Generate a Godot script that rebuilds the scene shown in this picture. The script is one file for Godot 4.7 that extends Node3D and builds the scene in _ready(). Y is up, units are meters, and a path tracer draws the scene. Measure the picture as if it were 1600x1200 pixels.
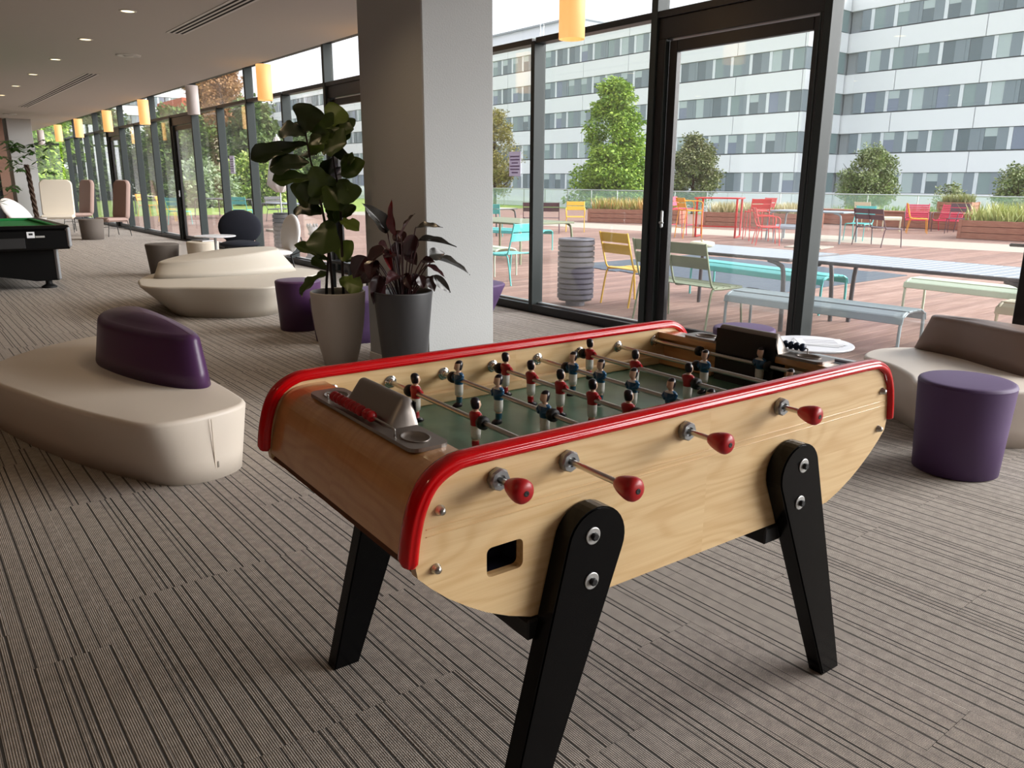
extends Node3D
# Lounge with a table-football table beside a glazed wall, terrace and office block outside. Metres, y up.
# The glazed wall runs along z at x = 5.4; the terrace lies beyond it at greater x.

var M := {}
var used := {}
var rng := RandomNumberGenerator.new()


# ------------------------------------------------------------------ mesh helper
class MB:
	var st := SurfaceTool.new()
	var xf := Transform3D()
	var col := Color(1, 1, 1)
	var use_col := false

	func _init() -> void:
		st.begin(Mesh.PRIMITIVE_TRIANGLES)

	func sg(n: int) -> void:
		st.set_smooth_group(n)

	func v(p: Vector3) -> void:
		if use_col:
			st.set_color(col)
		st.add_vertex(xf * p)

	func t3(a: Vector3, b: Vector3, c: Vector3) -> void:
		v(a); v(b); v(c)

	func q(a: Vector3, b: Vector3, c: Vector3, d: Vector3) -> void:
		t3(a, b, c); t3(a, c, d)

	func box(c: Vector3, s: Vector3, bev := 0.0) -> void:
		st.set_smooth_group(-1)
		var h := s * 0.5
		var b: float = minf(bev, minf(h.x, minf(h.y, h.z)) * 0.9)
		if b <= 0.0:
			for ax in 3:
				for sn in [-1.0, 1.0]:
					var u := (ax + 1) % 3
					var w := (ax + 2) % 3
					var p := []
					for k in [[-1, -1], [1, -1], [1, 1], [-1, 1]]:
						var d := Vector3()
						d[ax] = sn * h[ax]; d[u] = k[0] * h[u]; d[w] = k[1] * h[w]
						p.append(c + d)
					if sn > 0: q(p[0], p[3], p[2], p[1])
					else: q(p[0], p[1], p[2], p[3])
			return
		for ax in 3:
			for sn in [-1.0, 1.0]:
				var u := (ax + 1) % 3
				var w := (ax + 2) % 3
				var p := []
				for k in [[-1, -1], [1, -1], [1, 1], [-1, 1]]:
					var d := Vector3()
					d[ax] = sn * h[ax]; d[u] = k[0] * (h[u] - b); d[w] = k[1] * (h[w] - b)
					p.append(c + d)
				if sn > 0: q(p[0], p[3], p[2], p[1])
				else: q(p[0], p[1], p[2], p[3])
		for ax in 3:
			var u := (ax + 1) % 3
			var w := (ax + 2) % 3
			for su in [-1.0, 1.0]:
				for sw in [-1.0, 1.0]:
					var a0 := Vector3(); var a1 := Vector3(); var b0 := Vector3(); var b1 := Vector3()
					a0[ax] = -(h[ax] - b); a1[ax] = h[ax] - b
					a0[u] = su * h[u]; a1[u] = su * h[u]; a0[w] = sw * (h[w] - b); a1[w] = sw * (h[w] - b)
					b0[ax] = a0[ax]; b1[ax] = a1[ax]
					b0[u] = su * (h[u] - b); b1[u] = b0[u]; b0[w] = sw * h[w]; b1[w] = b0[w]
					if su * sw > 0: q(c + a0, c + a1, c + b1, c + b0)
					else: q(c + a0, c + b0, c + b1, c + a1)
		for sx in [-1.0, 1.0]:
			for sy in [-1.0, 1.0]:
				for sz in [-1.0, 1.0]:
					var pa := c + Vector3(sx * h.x, sy * (h.y - b), sz * (h.z - b))
					var pb := c + Vector3(sx * (h.x - b), sy * h.y, sz * (h.z - b))
					var pc := c + Vector3(sx * (h.x - b), sy * (h.y - b), sz * h.z)
					if sx * sy * sz > 0: t3(pa, pc, pb)
					else: t3(pa, pb, pc)

	# rings: Array of PackedVector3Array of equal size, closed around
	func loft(rings: Array, cap0 := true, cap1 := true, group := 1) -> void:
		var n: int = rings[0].size()
		st.set_smooth_group(group)
		for i in rings.size() - 1:
			var A: PackedVector3Array = rings[i]
			var B: PackedVector3Array = rings[i + 1]
			for k in n:
				var k2 := (k + 1) % n
				q(A[k], B[k], B[k2], A[k2])
		if cap0: fan(rings[0], true)
		if cap1: fan(rings[rings.size() - 1], false)

	func fan(r: PackedVector3Array, flip: bool) -> void:
		st.set_smooth_group(-1)
		var c := Vector3()
		for p in r: c += p
		c /= r.size()
		for k in r.size():
			var k2 := (k + 1) % r.size()
			if flip: t3(c, r[k], r[k2])
			else: t3(c, r[k2], r[k])

	func tube(path: Array, r, n := 8, caps := true, flat_y := 1.0) -> void:
		var rings := []
		var prev := Vector3()
		for i in path.size():
			var d: Vector3
			if i == 0: d = path[1] - path[0]
			elif i == path.size() - 1: d = path[i] - path[i - 1]
			else: d = (path[i + 1] - path[i]).normalized() + (path[i] - path[i - 1]).normalized()
			d = d.normalized()
			if i == 0:
				prev = d.cross(Vector3.UP if absf(d.y) < 0.9 else Vector3.RIGHT).normalized()
			else:
				prev = (prev - d * prev.dot(d)).normalized()
			var s := d.cross(prev)
			var rr: float = r[i] if r is Array else r
			var ring := PackedVector3Array()
			for k in n:
				var a := TAU * k / n
				ring.append(path[i] + prev * cos(a) * rr + s * sin(a) * rr * flat_y)
			rings.append(ring)
		loft(rings, caps, caps)

	# profile of Vector2(radius, y) from bottom to top, around local y
	func lathe(prof: Array, n := 24, c := Vector3(), sharp := false) -> void:
		for i in prof.size() - 1:
			st.set_smooth_group(i + 2 if sharp else 1)
			for k in n:
				var a := TAU * k / n
				var b := TAU * (k + 1) / n
				var p: Vector2 = prof[i]
				var o: Vector2 = prof[i + 1]
				var A := c + Vector3(p.x * cos(a), p.y, p.x * sin(a))
				var B := c + Vector3(p.x * cos(b), p.y, p.x * sin(b))
				var C := c + Vector3(o.x * cos(b), o.y, o.x * sin(b))
				var D := c + Vector3(o.x * cos(a), o.y, o.x * sin(a))
				if p.x > 0.0001: t3(A, C, B)
				if o.x > 0.0001: t3(A, D, C)

	# polygon in xy extruded from z0 to z1
	func prism(poly: PackedVector2Array, z0: float, z1: float, smooth_side := false) -> void:
		var tri := Geometry2D.triangulate_polygon(poly)
		st.set_smooth_group(-1)
		var area := 0.0
		for i in poly.size():
			var a := poly[i]; var b := poly[(i + 1) % poly.size()]
			area += a.x * b.y - b.x * a.y
		for i in range(0, tri.size(), 3):
			var a := poly[tri[i]]; var b := poly[tri[i + 1]]; var c := poly[tri[i + 2]]
			if (b - a).cross(c - a) < 0.0:
				var t := b; b = c; c = t
			t3(Vector3(a.x, a.y, z1), Vector3(c.x, c.y, z1), Vector3(b.x, b.y, z1))
			t3(Vector3(a.x, a.y, z0), Vector3(b.x, b.y, z0), Vector3(c.x, c.y, z0))
		st.set_smooth_group(9 if smooth_side else -1)
		for i in poly.size():
			var a := poly[i]; var b := poly[(i + 1) % poly.size()]
			if area < 0.0:
				var t := b; b = a; a = t
			q(Vector3(a.x, a.y, z0), Vector3(a.x, a.y, z1), Vector3(b.x, b.y, z1), Vector3(b.x, b.y, z0))

	func sphere(c: Vector3, r: Vector3, n := 12, m := 8) -> void:
		st.set_smooth_group(1)
		for i in m:
			for k in n:
				var P := []
				for o in [[i, k], [i, k + 1], [i + 1, k + 1], [i + 1, k]]:
					var th: float = PI * o[0] / m
					var ph: float = TAU * o[1] / n
					P.append(c + Vector3(sin(th) * cos(ph) * r.x, cos(th) * r.y, sin(th) * sin(ph) * r.z))
				if i > 0: t3(P[0], P[1], P[2])
				if i < m - 1: t3(P[0], P[2], P[3])

	func mesh() -> ArrayMesh:
		st.generate_normals()
		return st.commit()


# ------------------------------------------------------------------ scene helpers
func numbered(called: String) -> String:
	var n: int = used.get(called, 0)
	used[called] = n + 1
	return called if n == 0 else "%s_%03d" % [called, n]

func thing(called: String, label: String, category: String, at := Vector3(), turn := 0.0, group := "") -> Node3D:
	var o := Node3D.new()
	o.name = numbered(called)
	add_child(o)
	o.position = at
	o.rotation.y = turn
	tag(o, label, category, group)
	return o

func tag(o: Node3D, label: String, category: String, group := "", kind := "") -> void:
	if label: o.set_meta("label", label)
	if category: o.set_meta("category", category)
	if group: o.set_meta("group", group)
	if kind: o.set_meta("kind", kind)

func structure(called: String, label := "") -> Node3D:
	var o := Node3D.new()
	o.name = called
	add_child(o)
	o.set_meta("kind", "structure")
	if label: o.set_meta("label", label)
	return o

func part(parent: Node3D, called: String, mesh: Mesh, material: Material, at := Vector3(), turn := Vector3()) -> MeshInstance3D:
	var o := MeshInstance3D.new()
	o.name = called
	o.mesh = mesh
	o.material_override = material
	parent.add_child(o, true)
	o.position = at
	o.rotation = turn
	return o

func bx(parent: Node3D, called: String, c: Vector3, s: Vector3, material: Material, bev := 0.0) -> MeshInstance3D:
	var m := MB.new()
	m.box(Vector3(), s, bev)
	return part(parent, called, m.mesh(), material, c)

func catmull(pts: Array, n: int, closed := true) -> PackedVector2Array:
	var out := PackedVector2Array()
	var L := pts.size()
	var segs := L if closed else L - 1
	for i in n:
		var t := float(i) / n * segs
		var k := int(t)
		var f := t - k
		var p0: Vector2 = pts[(k - 1 + L) % L if closed else maxi(k - 1, 0)]; var p1: Vector2 = pts[k % L]
		var p2: Vector2 = pts[(k + 1) % L]; var p3: Vector2 = pts[(k + 2) % L if closed else mini(k + 2, L - 1)]
		out.append(p1.cubic_interpolate(p2, p0, p3, f))
	if not closed: out.append(pts[L - 1])
	return out

func curve3(pts: Array, n: int) -> Array:
	var out := []
	var L := pts.size()
	for i in n + 1:
		var t: float = float(i) / n * (L - 1)
		var k: int = mini(int(t), L - 2)
		var f := t - k
		var p0: Vector3 = pts[maxi(k - 1, 0)]; var p1: Vector3 = pts[k]; var p2: Vector3 = pts[k + 1]; var p3: Vector3 = pts[mini(k + 2, L - 1)]
		out.append(p1.cubic_interpolate(p2, p0, p3, f))
	return out

# upholstered organic form: lofted between two footprints, rounded top edge
func blob(lower: Array, upper: Array, y0: float, y1: float, bev: float, crown := 0.01, n := 72, tops := []) -> ArrayMesh:
	var a := catmull(lower, n)
	var b := catmull(upper, n)
	var tp := PackedFloat32Array()
	if tops:
		var tv := []
		for t in tops: tv.append(Vector2(t, 0))
		for p in catmull(tv, n): tp.append(p.x)
	var cen := Vector2()
	for p in b: cen += p
	cen /= n
	var area := 0.0
	for i in n: area += b[i].cross(b[(i + 1) % n])
	var rings := []
	var specs := [[0.0, 0.0, 0.02], [0.004, 0.0, 0.0], [0.35, 0.0, 0.0], [0.7, 0.0, 0.0], [1.0, 0.0, 0.0]]
	for i in range(1, 7):
		var th := PI / 2 * i / 6.0
		specs.append([1.0, sin(th), 1.0 - cos(th)])
	for s in [[0.25], [0.5], [0.75], [0.97]]: specs.append([2.0, s[0], 1.0])
	for s in specs:
		var ring := PackedVector3Array()
		for i in n:
			var yt: float = tp[i] if tops else y1
			var wall := yt - bev
			var f: float = minf(s[0], 1.0)
			var p := a[i].lerp(b[i], f)
			var y := y0 + (wall - y0) * f
			var tang := (b[(i + 1) % n] - b[(i - 1 + n) % n]).normalized()
			var inward := Vector2(-tang.y, tang.x) * (1.0 if area > 0 else -1.0)
			if s[0] == 1.0 and s[1] > 0.0:
				p += inward * bev * s[2]
				y = wall + bev * s[1]
			elif s[0] == 2.0:
				p += inward * bev
				p = p.lerp(cen, s[1])
				var ym := y1 if not tops else y1
				y = lerpf(yt, ym, s[1]) + crown * (1.0 - (1.0 - s[1]) * (1.0 - s[1]))
			elif s[0] < 0.003:
				p += inward * s[2]
			ring.append(Vector3(p.x, y, p.y))
		rings.append(ring)
	var m := MB.new()
	if area > 0.0:
		for i in rings.size(): rings[i].reverse()
	m.loft(rings, true, true)
	return m.mesh()

# ------------------------------------------------------------------ materials
func mat(key: String, c: Color, rough := 0.6, metal := 0.0, spec := 0.5) -> StandardMaterial3D:
	var m := StandardMaterial3D.new()
	m.resource_name = key
	m.albedo_color = c
	m.roughness = rough
	m.metallic = metal
	m.metallic_specular = spec
	M[key] = m
	return m

func texture(w: int, h: int, f: Callable) -> ImageTexture:
	var data := PackedByteArray()
	data.resize(w * h * 3)
	var i := 0
	for y in h:
		for x in w:
			var c: Color = f.call(x, y)
			data[i] = int(clampf(c.r, 0, 1) * 255.0); data[i + 1] = int(clampf(c.g, 0, 1) * 255.0); data[i + 2] = int(clampf(c.b, 0, 1) * 255.0)
			i += 3
	return ImageTexture.create_from_image(Image.create_from_data(w, h, false, Image.FORMAT_RGB8, data))

func noise(s: int, freq: float, oct := 3) -> FastNoiseLite:
	var n := FastNoiseLite.new()
	n.seed = s
	n.noise_type = FastNoiseLite.TYPE_SIMPLEX_SMOOTH
	n.frequency = freq
	n.fractal_octaves = oct
	return n

func wood_texture(s: int, dark: Color, light: Color, rings := 14.0) -> ImageTexture:
	var n1 := noise(s, 0.004, 3)
	var n2 := noise(s + 5, 0.02, 2)
	var n3 := noise(s + 9, 0.09, 1)
	return texture(512, 512, func(x, y):
		var warp := n1.get_noise_2d(x * 0.45, y * 1.6) * 2.2
		var g := 0.5 + 0.5 * sin((y / 512.0 * rings + warp * 3.2) * TAU * 0.5)
		g = pow(g, 2.2) * 0.5
		g += 0.30 + n2.get_noise_2d(x * 0.15, y * 3.0) * 0.35 + n3.get_noise_2d(x * 0.08, y * 6.0) * 0.16
		return light.lerp(dark, clampf(g, 0, 1)))

func fleck(s: int, a: Color, b: Color, freq := 0.03, size := 256) -> NoiseTexture2D:
	var t := NoiseTexture2D.new()
	t.width = size; t.height = size
	t.seamless = true
	t.noise = noise(s, freq, 4)
	var g := Gradient.new()
	g.set_color(0, a); g.set_color(1, b)
	t.color_ramp = g
	return t

func tri(m: StandardMaterial3D, tex: Texture2D, scale: Vector3, world := false) -> StandardMaterial3D:
	m.albedo_texture = tex
	m.uv1_triplanar = true
	m.uv1_world_triplanar = world
	m.uv1_scale = scale
	return m

func bump(m: StandardMaterial3D, s: int, freq: float, depth: float, scale := 1.0) -> void:
	var t := NoiseTexture2D.new()
	t.width = 256; t.height = 256; t.seamless = true; t.as_normal_map = true; t.bump_strength = depth
	t.noise = noise(s, freq, 3)
	m.normal_enabled = true
	m.normal_texture = t
	m.uv1_triplanar = true
	m.uv1_scale = Vector3.ONE * scale

func srgb(r: int, g: int, b: int) -> Color:
	return Color(r / 255.0, g / 255.0, b / 255.0)

func make_materials() -> void:
	# table football
	var beech := mat("beech", Color(1, 1, 1), 0.42)
	tri(beech, wood_texture(3, srgb(216, 178, 126), srgb(234, 203, 154), 7.0), Vector3(0.9, 1.5, 0.9))
	beech.clearcoat_enabled = true; beech.clearcoat = 0.5; beech.clearcoat_roughness = 0.12
	var beech2 := mat("beech_lacquered", Color(1, 1, 1), 0.3)
	tri(beech2, wood_texture(11, srgb(194, 136, 82), srgb(216, 164, 108), 5.0), Vector3(1.2, 1.2, 1.2))
	beech2.clearcoat_enabled = true; beech2.clearcoat = 0.9; beech2.clearcoat_roughness = 0.06
	mat("board_underside", srgb(96, 58, 38), 0.6)
	mat("red_rail", srgb(200, 2, 10), 0.12)
	mat("red_handle", srgb(178, 20, 26), 0.35)
	mat("blue_handle", srgb(16, 40, 70), 0.35)
	mat("steel", srgb(196, 194, 190), 0.28, 1.0)
	mat("chrome", srgb(214, 214, 212), 0.12, 1.0)
	mat("nut_grey", srgb(156, 158, 160), 0.38, 0.85)
	mat("cast_alloy", srgb(150, 142, 136), 0.4, 0.8)
	mat("washer", srgb(190, 190, 188), 0.4, 0.6)
	mat("black_lacquer", srgb(9, 9, 10), 0.22, 0.0, 0.28)
	mat("black_matt", srgb(14, 14, 15), 0.55)
	mat("bumper_black", srgb(18, 16, 18), 0.5)
	mat("slot_inside", srgb(12, 14, 38), 0.6)
	var field := mat("field_green", Color(1, 1, 1), 0.35)
	tri(field, fleck(21, srgb(84, 122, 102), srgb(112, 148, 126), 0.012), Vector3(2, 2, 2))
	var fig := mat("figure_paint", Color(1, 1, 1), 0.28)
	fig.vertex_color_use_as_albedo = true
	# upholstery
	for d in [["cream_leather", srgb(212, 201, 188), 0.45], ["cream_fabric", srgb(188, 181, 169), 0.6], ["purple_leather", srgb(74, 42, 82), 0.4], ["purple_fabric", srgb(78, 54, 96), 0.6], ["taupe_leather", srgb(128, 108, 98), 0.45], ["grey_fabric", srgb(96, 88, 82), 0.8], ["beige_fabric", srgb(214, 204, 188), 0.8], ["rose_beige_fabric", srgb(158, 134, 125), 0.8], ["navy_fabric", srgb(16, 20, 34), 0.9], ["white_shell", srgb(236, 236, 236), 0.5]]:
		bump(mat(d[0], d[1], d[2]), 31, 0.09, 0.35, 9.0)
	mat("seam", srgb(196, 182, 164), 0.7)
	mat("tag_grey", srgb(150, 142, 132), 0.7)
	mat("white_table", srgb(232, 234, 240), 0.3)
	mat("paper", srgb(226, 228, 232), 0.8)
	var tp := mat("taped_paper", srgb(228, 226, 236), 0.8)
	tp.backlight_enabled = true; tp.backlight = srgb(170, 166, 180)
	mat("print_grey", srgb(160, 160, 172), 0.8)
	mat("print_violet", srgb(150, 132, 176), 0.8)
	mat("pot_grey", srgb(176, 170, 163), 0.45)
	mat("pot_dark", srgb(50, 50, 52), 0.5)
	mat("soil", srgb(40, 30, 24), 1.0)
	mat("bark", srgb(66, 48, 36), 0.85)
	mat("stem_dark", srgb(38, 26, 20), 0.7)
	mat("stem_red", srgb(52, 18, 18), 0.5)
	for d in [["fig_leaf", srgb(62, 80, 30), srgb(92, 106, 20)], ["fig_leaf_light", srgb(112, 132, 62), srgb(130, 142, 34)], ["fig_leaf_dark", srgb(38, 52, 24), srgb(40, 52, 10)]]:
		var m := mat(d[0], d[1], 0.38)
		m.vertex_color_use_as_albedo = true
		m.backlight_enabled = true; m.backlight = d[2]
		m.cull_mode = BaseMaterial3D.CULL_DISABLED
	for d in [["phil_leaf", srgb(52, 26, 28)], ["phil_leaf_green", srgb(46, 44, 40)], ["phil_leaf_red", srgb(112, 26, 30)]]:
		var m := mat(d[0], d[1], 0.25)
		m.vertex_color_use_as_albedo = true
		m.cull_mode = BaseMaterial3D.CULL_DISABLED
	var pl := mat("pachira_leaf", srgb(52, 84, 40), 0.45)
	pl.backlight_enabled = true; pl.backlight = srgb(60, 90, 26)
	# building
	var plaster := mat("plaster", srgb(178, 180, 180), 0.9)
	bump(plaster, 41, 0.08, 0.6, 3.0)
	mat("ceiling_paint", srgb(206, 201, 195), 0.95)
	mat("terracotta_wall", srgb(118, 58, 40), 0.8)
	mat("aluminium_dark", srgb(48, 54, 54), 0.5, 0.1, 0.35)
	mat("aluminium_black", srgb(30, 29, 30), 0.4, 0.2)
	mat("aluminium_light", srgb(188, 192, 194), 0.35, 0.6)
	var gl := mat("glass", Color(0.98, 0.99, 0.99, 0.04), 0.0)
	gl.transparency = BaseMaterial3D.TRANSPARENCY_ALPHA
	var bg := mat("balustrade_glass", Color(0.80, 0.95, 0.91, 0.14), 0.02)
	bg.transparency = BaseMaterial3D.TRANSPARENCY_ALPHA
	mat("slab", srgb(60, 56, 54), 1.0)
	mat("vent_white", srgb(224, 222, 218), 0.6)
	mat("vent_black", srgb(10, 10, 10), 0.9)
	mat("wood_post", srgb(140, 108, 92), 0.6)
	mat("partition_glass", srgb(62, 70, 76), 0.15)
	mat("felt_green", srgb(22, 128, 62), 0.95)
	mat("pool_black", srgb(8, 8, 9), 0.35, 0.0, 0.3)
	mat("pool_metal", srgb(196, 202, 208), 0.3, 0.7)
	# terrace
	for i in 4:
		var m := mat("deck_board_%d" % i, Color(1, 1, 1), 0.85, 0.0, 0.2)
		var base: Color = [srgb(158, 128, 116), srgb(150, 121, 110), srgb(166, 136, 124), srgb(146, 119, 109)][i]
		tri(m, fleck(50 + i, base.darkened(0.10), base.lightened(0.08), 0.01), Vector3(0.5, 4, 4), true)
	mat("deck_under", srgb(60, 44, 38), 1.0)
	mat("bounce_grey", srgb(176, 176, 174), 0.9)
	mat("stone_white", srgb(178, 170, 157), 0.8, 0.0, 0.2)
	mat("rug_blue", srgb(92, 101, 110), 0.85, 0.0, 0.2)
	for d in [["paint_sage", srgb(136, 146, 118)], ["paint_teal", srgb(92, 188, 184)], ["paint_yellow", srgb(226, 182, 60)], ["paint_orange", srgb(228, 156, 34)], ["paint_red", srgb(206, 44, 40)], ["paint_pink", srgb(206, 46, 84)], ["paint_plum", srgb(92, 66, 74)], ["paint_grey", srgb(140, 154, 158)], ["paint_steel", srgb(150, 158, 166)], ["paint_mint", srgb(194, 208, 184)], ["paint_cream", srgb(222, 216, 188)], ["paint_charcoal", srgb(84, 82, 84)], ["paint_olive", srgb(122, 128, 98)], ["paint_coral", srgb(214, 72, 66)]]:
		mat(d[0], d[1], 0.45)
	mat("bin_grey", srgb(98, 98, 108), 0.5, 0.3)
	tri(mat("planter_wood", Color(1, 1, 1), 0.75), fleck(61, srgb(150, 100, 82), srgb(176, 124, 102), 0.012), Vector3(1, 5, 1))
	tri(mat("lawn", Color(1, 1, 1), 1.0), fleck(62, srgb(96, 132, 62), srgb(140, 170, 86), 0.05), Vector3(0.6, 0.6, 0.6), true)
	tri(mat("meadow", Color(1, 1, 1), 1.0), fleck(63, srgb(104, 140, 60), srgb(176, 188, 92), 0.03), Vector3(0.3, 0.3, 0.3), true)
	mat("facade_white", srgb(238, 240, 242), 0.7)
	mat("facade_panel", srgb(134, 146, 153), 0.6)
	mat("facade_joint", srgb(160, 166, 170), 0.9)
	for d in [["pane_dark", srgb(104, 118, 124)], ["pane_blue", srgb(130, 140, 158)], ["pane_blind", srgb(180, 194, 194)], ["pane_pale", srgb(222, 228, 232)], ["pane_teal", srgb(138, 156, 156)]]:
		mat(d[0], d[1], 0.25)
	mat("brick_orange", srgb(190, 92, 66), 0.9)
	mat("stucco_beige", srgb(206, 192, 166), 0.9)
	mat("parasol_cloth", srgb(196, 192, 186), 0.9)
	mat("chess_grey", srgb(112, 112, 116), 0.6)
	var lf := mat("foliage", Color(1, 1, 1), 0.6)
	lf.vertex_color_use_as_albedo = true
	lf.cull_mode = BaseMaterial3D.CULL_DISABLED
	lf.backlight_enabled = true; lf.backlight = srgb(70, 90, 20)
	# light fittings
	var w := mat("pendant_lamp_lit", srgb(255, 214, 160), 0.6)
	w.emission_enabled = true; w.emission = srgb(255, 186, 104); w.emission_energy_multiplier = 0.8
	mat("pendant_shade_off", srgb(226, 216, 214), 0.6)
	var dl := mat("downlight_glow", srgb(255, 240, 210), 0.5)
	dl.emission_enabled = true; dl.emission = srgb(255, 232, 180); dl.emission_energy_multiplier = 3.0


# ------------------------------------------------------------------ camera and light
func _ready() -> void:
	rng.seed = 7
	var yaw := 0.6641
	var pitch := 0.2528
	var roll := 0.0052
	var f := Vector3(sin(yaw) * cos(pitch), -sin(pitch), -cos(yaw) * cos(pitch))
	var r0 := Vector3(cos(yaw), 0, sin(yaw))
	var u0 := r0.cross(f)
	var cam := Camera3D.new()
	cam.name = "camera"
	cam.fov = rad_to_deg(2.0 * atan(600.0 / 1227.8))
	cam.near = 0.05
	cam.far = 400.0
	cam.transform = Transform3D(Basis(r0 * cos(roll) + u0 * sin(roll), -r0 * sin(roll) + u0 * cos(roll), -f), Vector3(0, 1.38, 0))
	add_child(cam)
	cam.current = true
	var env := Environment.new()
	env.background_mode = Environment.BG_SKY
	var sky := Sky.new()
	var sm := ProceduralSkyMaterial.new()      # bright overcast
	sm.sky_top_color = srgb(226, 232, 240)
	sm.sky_horizon_color = srgb(240, 243, 247)
	sm.ground_bottom_color = srgb(120, 116, 108)
	sm.ground_horizon_color = srgb(200, 204, 206)
	sm.sky_energy_multiplier = 1.35
	sm.ground_energy_multiplier = 1.0
	sky.sky_material = sm
	env.sky = sky
	env.tonemap_mode = Environment.TONE_MAPPER_LINEAR
	env.tonemap_exposure = 1.0
	env.sdfgi_enabled = true
	env.ssao_enabled = true
	env.ssil_enabled = true
	var we := WorldEnvironment.new()
	we.name = "world_environment"
	we.environment = env
	add_child(we)

	# hazy sun behind thin cloud, beyond the right-hand end of the terrace: a broad soft source
	var sun := DirectionalLight3D.new()
	sun.name = "hazy_sun"
	sun.light_color = srgb(255, 253, 250)
	sun.light_energy = 3.0
	sun.light_angular_distance = 50.0
	sun.shadow_enabled = true
	sun.sky_mode = DirectionalLight3D.SKY_MODE_LIGHT_ONLY
	add_child(sun)
	sun.look_at_from_position(Vector3(), -Vector3(0.70, 0.42, 0.58))

	make_materials()
	build_shell()
	build_terrace()
	build_offices()
	build_trees()
	build_football_table()
	build_lounge()
	build_plants()
	build_far_lounge()
	build_terrace_furniture()
	build_ceiling_fittings()


# ------------------------------------------------------------------ room shell
const Z_NEAR := 12.84       # wall behind the camera
const Z_FAR := -34.05
const CEIL := 2.92
const FIN := 5.38           # room-side edge of the glazing posts

func bay_z(k: int) -> float:
	return -3.33 - 1.617 * k

func carpet_texture() -> ImageTexture:
	var n := noise(71, 0.30, 2)
	var n2 := noise(72, 0.02, 2)
	var dark := PackedFloat32Array()
	dark.resize(1024)
	var x := 6.0
	var r := RandomNumberGenerator.new()
	r.seed = 5
	while x < 1020.0:
		var wd := r.randf_range(1.6, 3.0)
		for i in range(int(x - wd), int(x + wd) + 1):
			if i >= 0 and i < 1024: dark[i] = 1.0
		x += 22.0 if r.randf() < 0.25 else r.randf_range(44.0, 66.0)
	return texture(1024, 512, func(px, py):
		var rib := 0.5 + 0.5 * sin(px / 1024.0 * TAU * 170.0)
		var g := n.get_noise_2d(px * 1.0, py * 0.8) * 0.5 + 0.5
		var b := 0.31 + 0.40 * rib * (0.55 + 0.6 * g) + 0.15 * g + n2.get_noise_2d(px, py) * 0.05
		if dark[px] > 0.5: b = 0.19 + 0.10 * g
		return Color(b * 1.09, b * 1.03, b * 0.97))

func carpet_tile(u: float, v: float) -> ArrayMesh:
	var s := SurfaceTool.new()
	s.begin(Mesh.PRIMITIVE_TRIANGLES)
	add_tile(s, Vector3(), u, v)
	s.generate_normals()
	return s.commit()

func add_tile(s: SurfaceTool, o: Vector3, u: float, v: float) -> void:
	s.set_smooth_group(-1)
	var h := 0.1248
	var g := 0.4994
	var P := [Vector3(-h, 0, -g), Vector3(h, 0, -g), Vector3(h, 0, g), Vector3(-h, 0, g)]
	for k in [0, 1, 2, 0, 2, 3]:
		var p: Vector3 = P[k]
		s.set_uv(Vector2(u + p.x, (v + p.z) * 2.0)); s.add_vertex(o + p)
	for k in 4:
		var a: Vector3 = P[k]; var b: Vector3 = P[(k + 1) % 4]
		var c := b + Vector3(0, -0.006, 0); var d := a + Vector3(0, -0.006, 0)
		for p in [a, c, b, a, d, c]:
			s.set_uv(Vector2(u + p.x, (v + p.z) * 2.0)); s.add_vertex(o + p)

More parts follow.
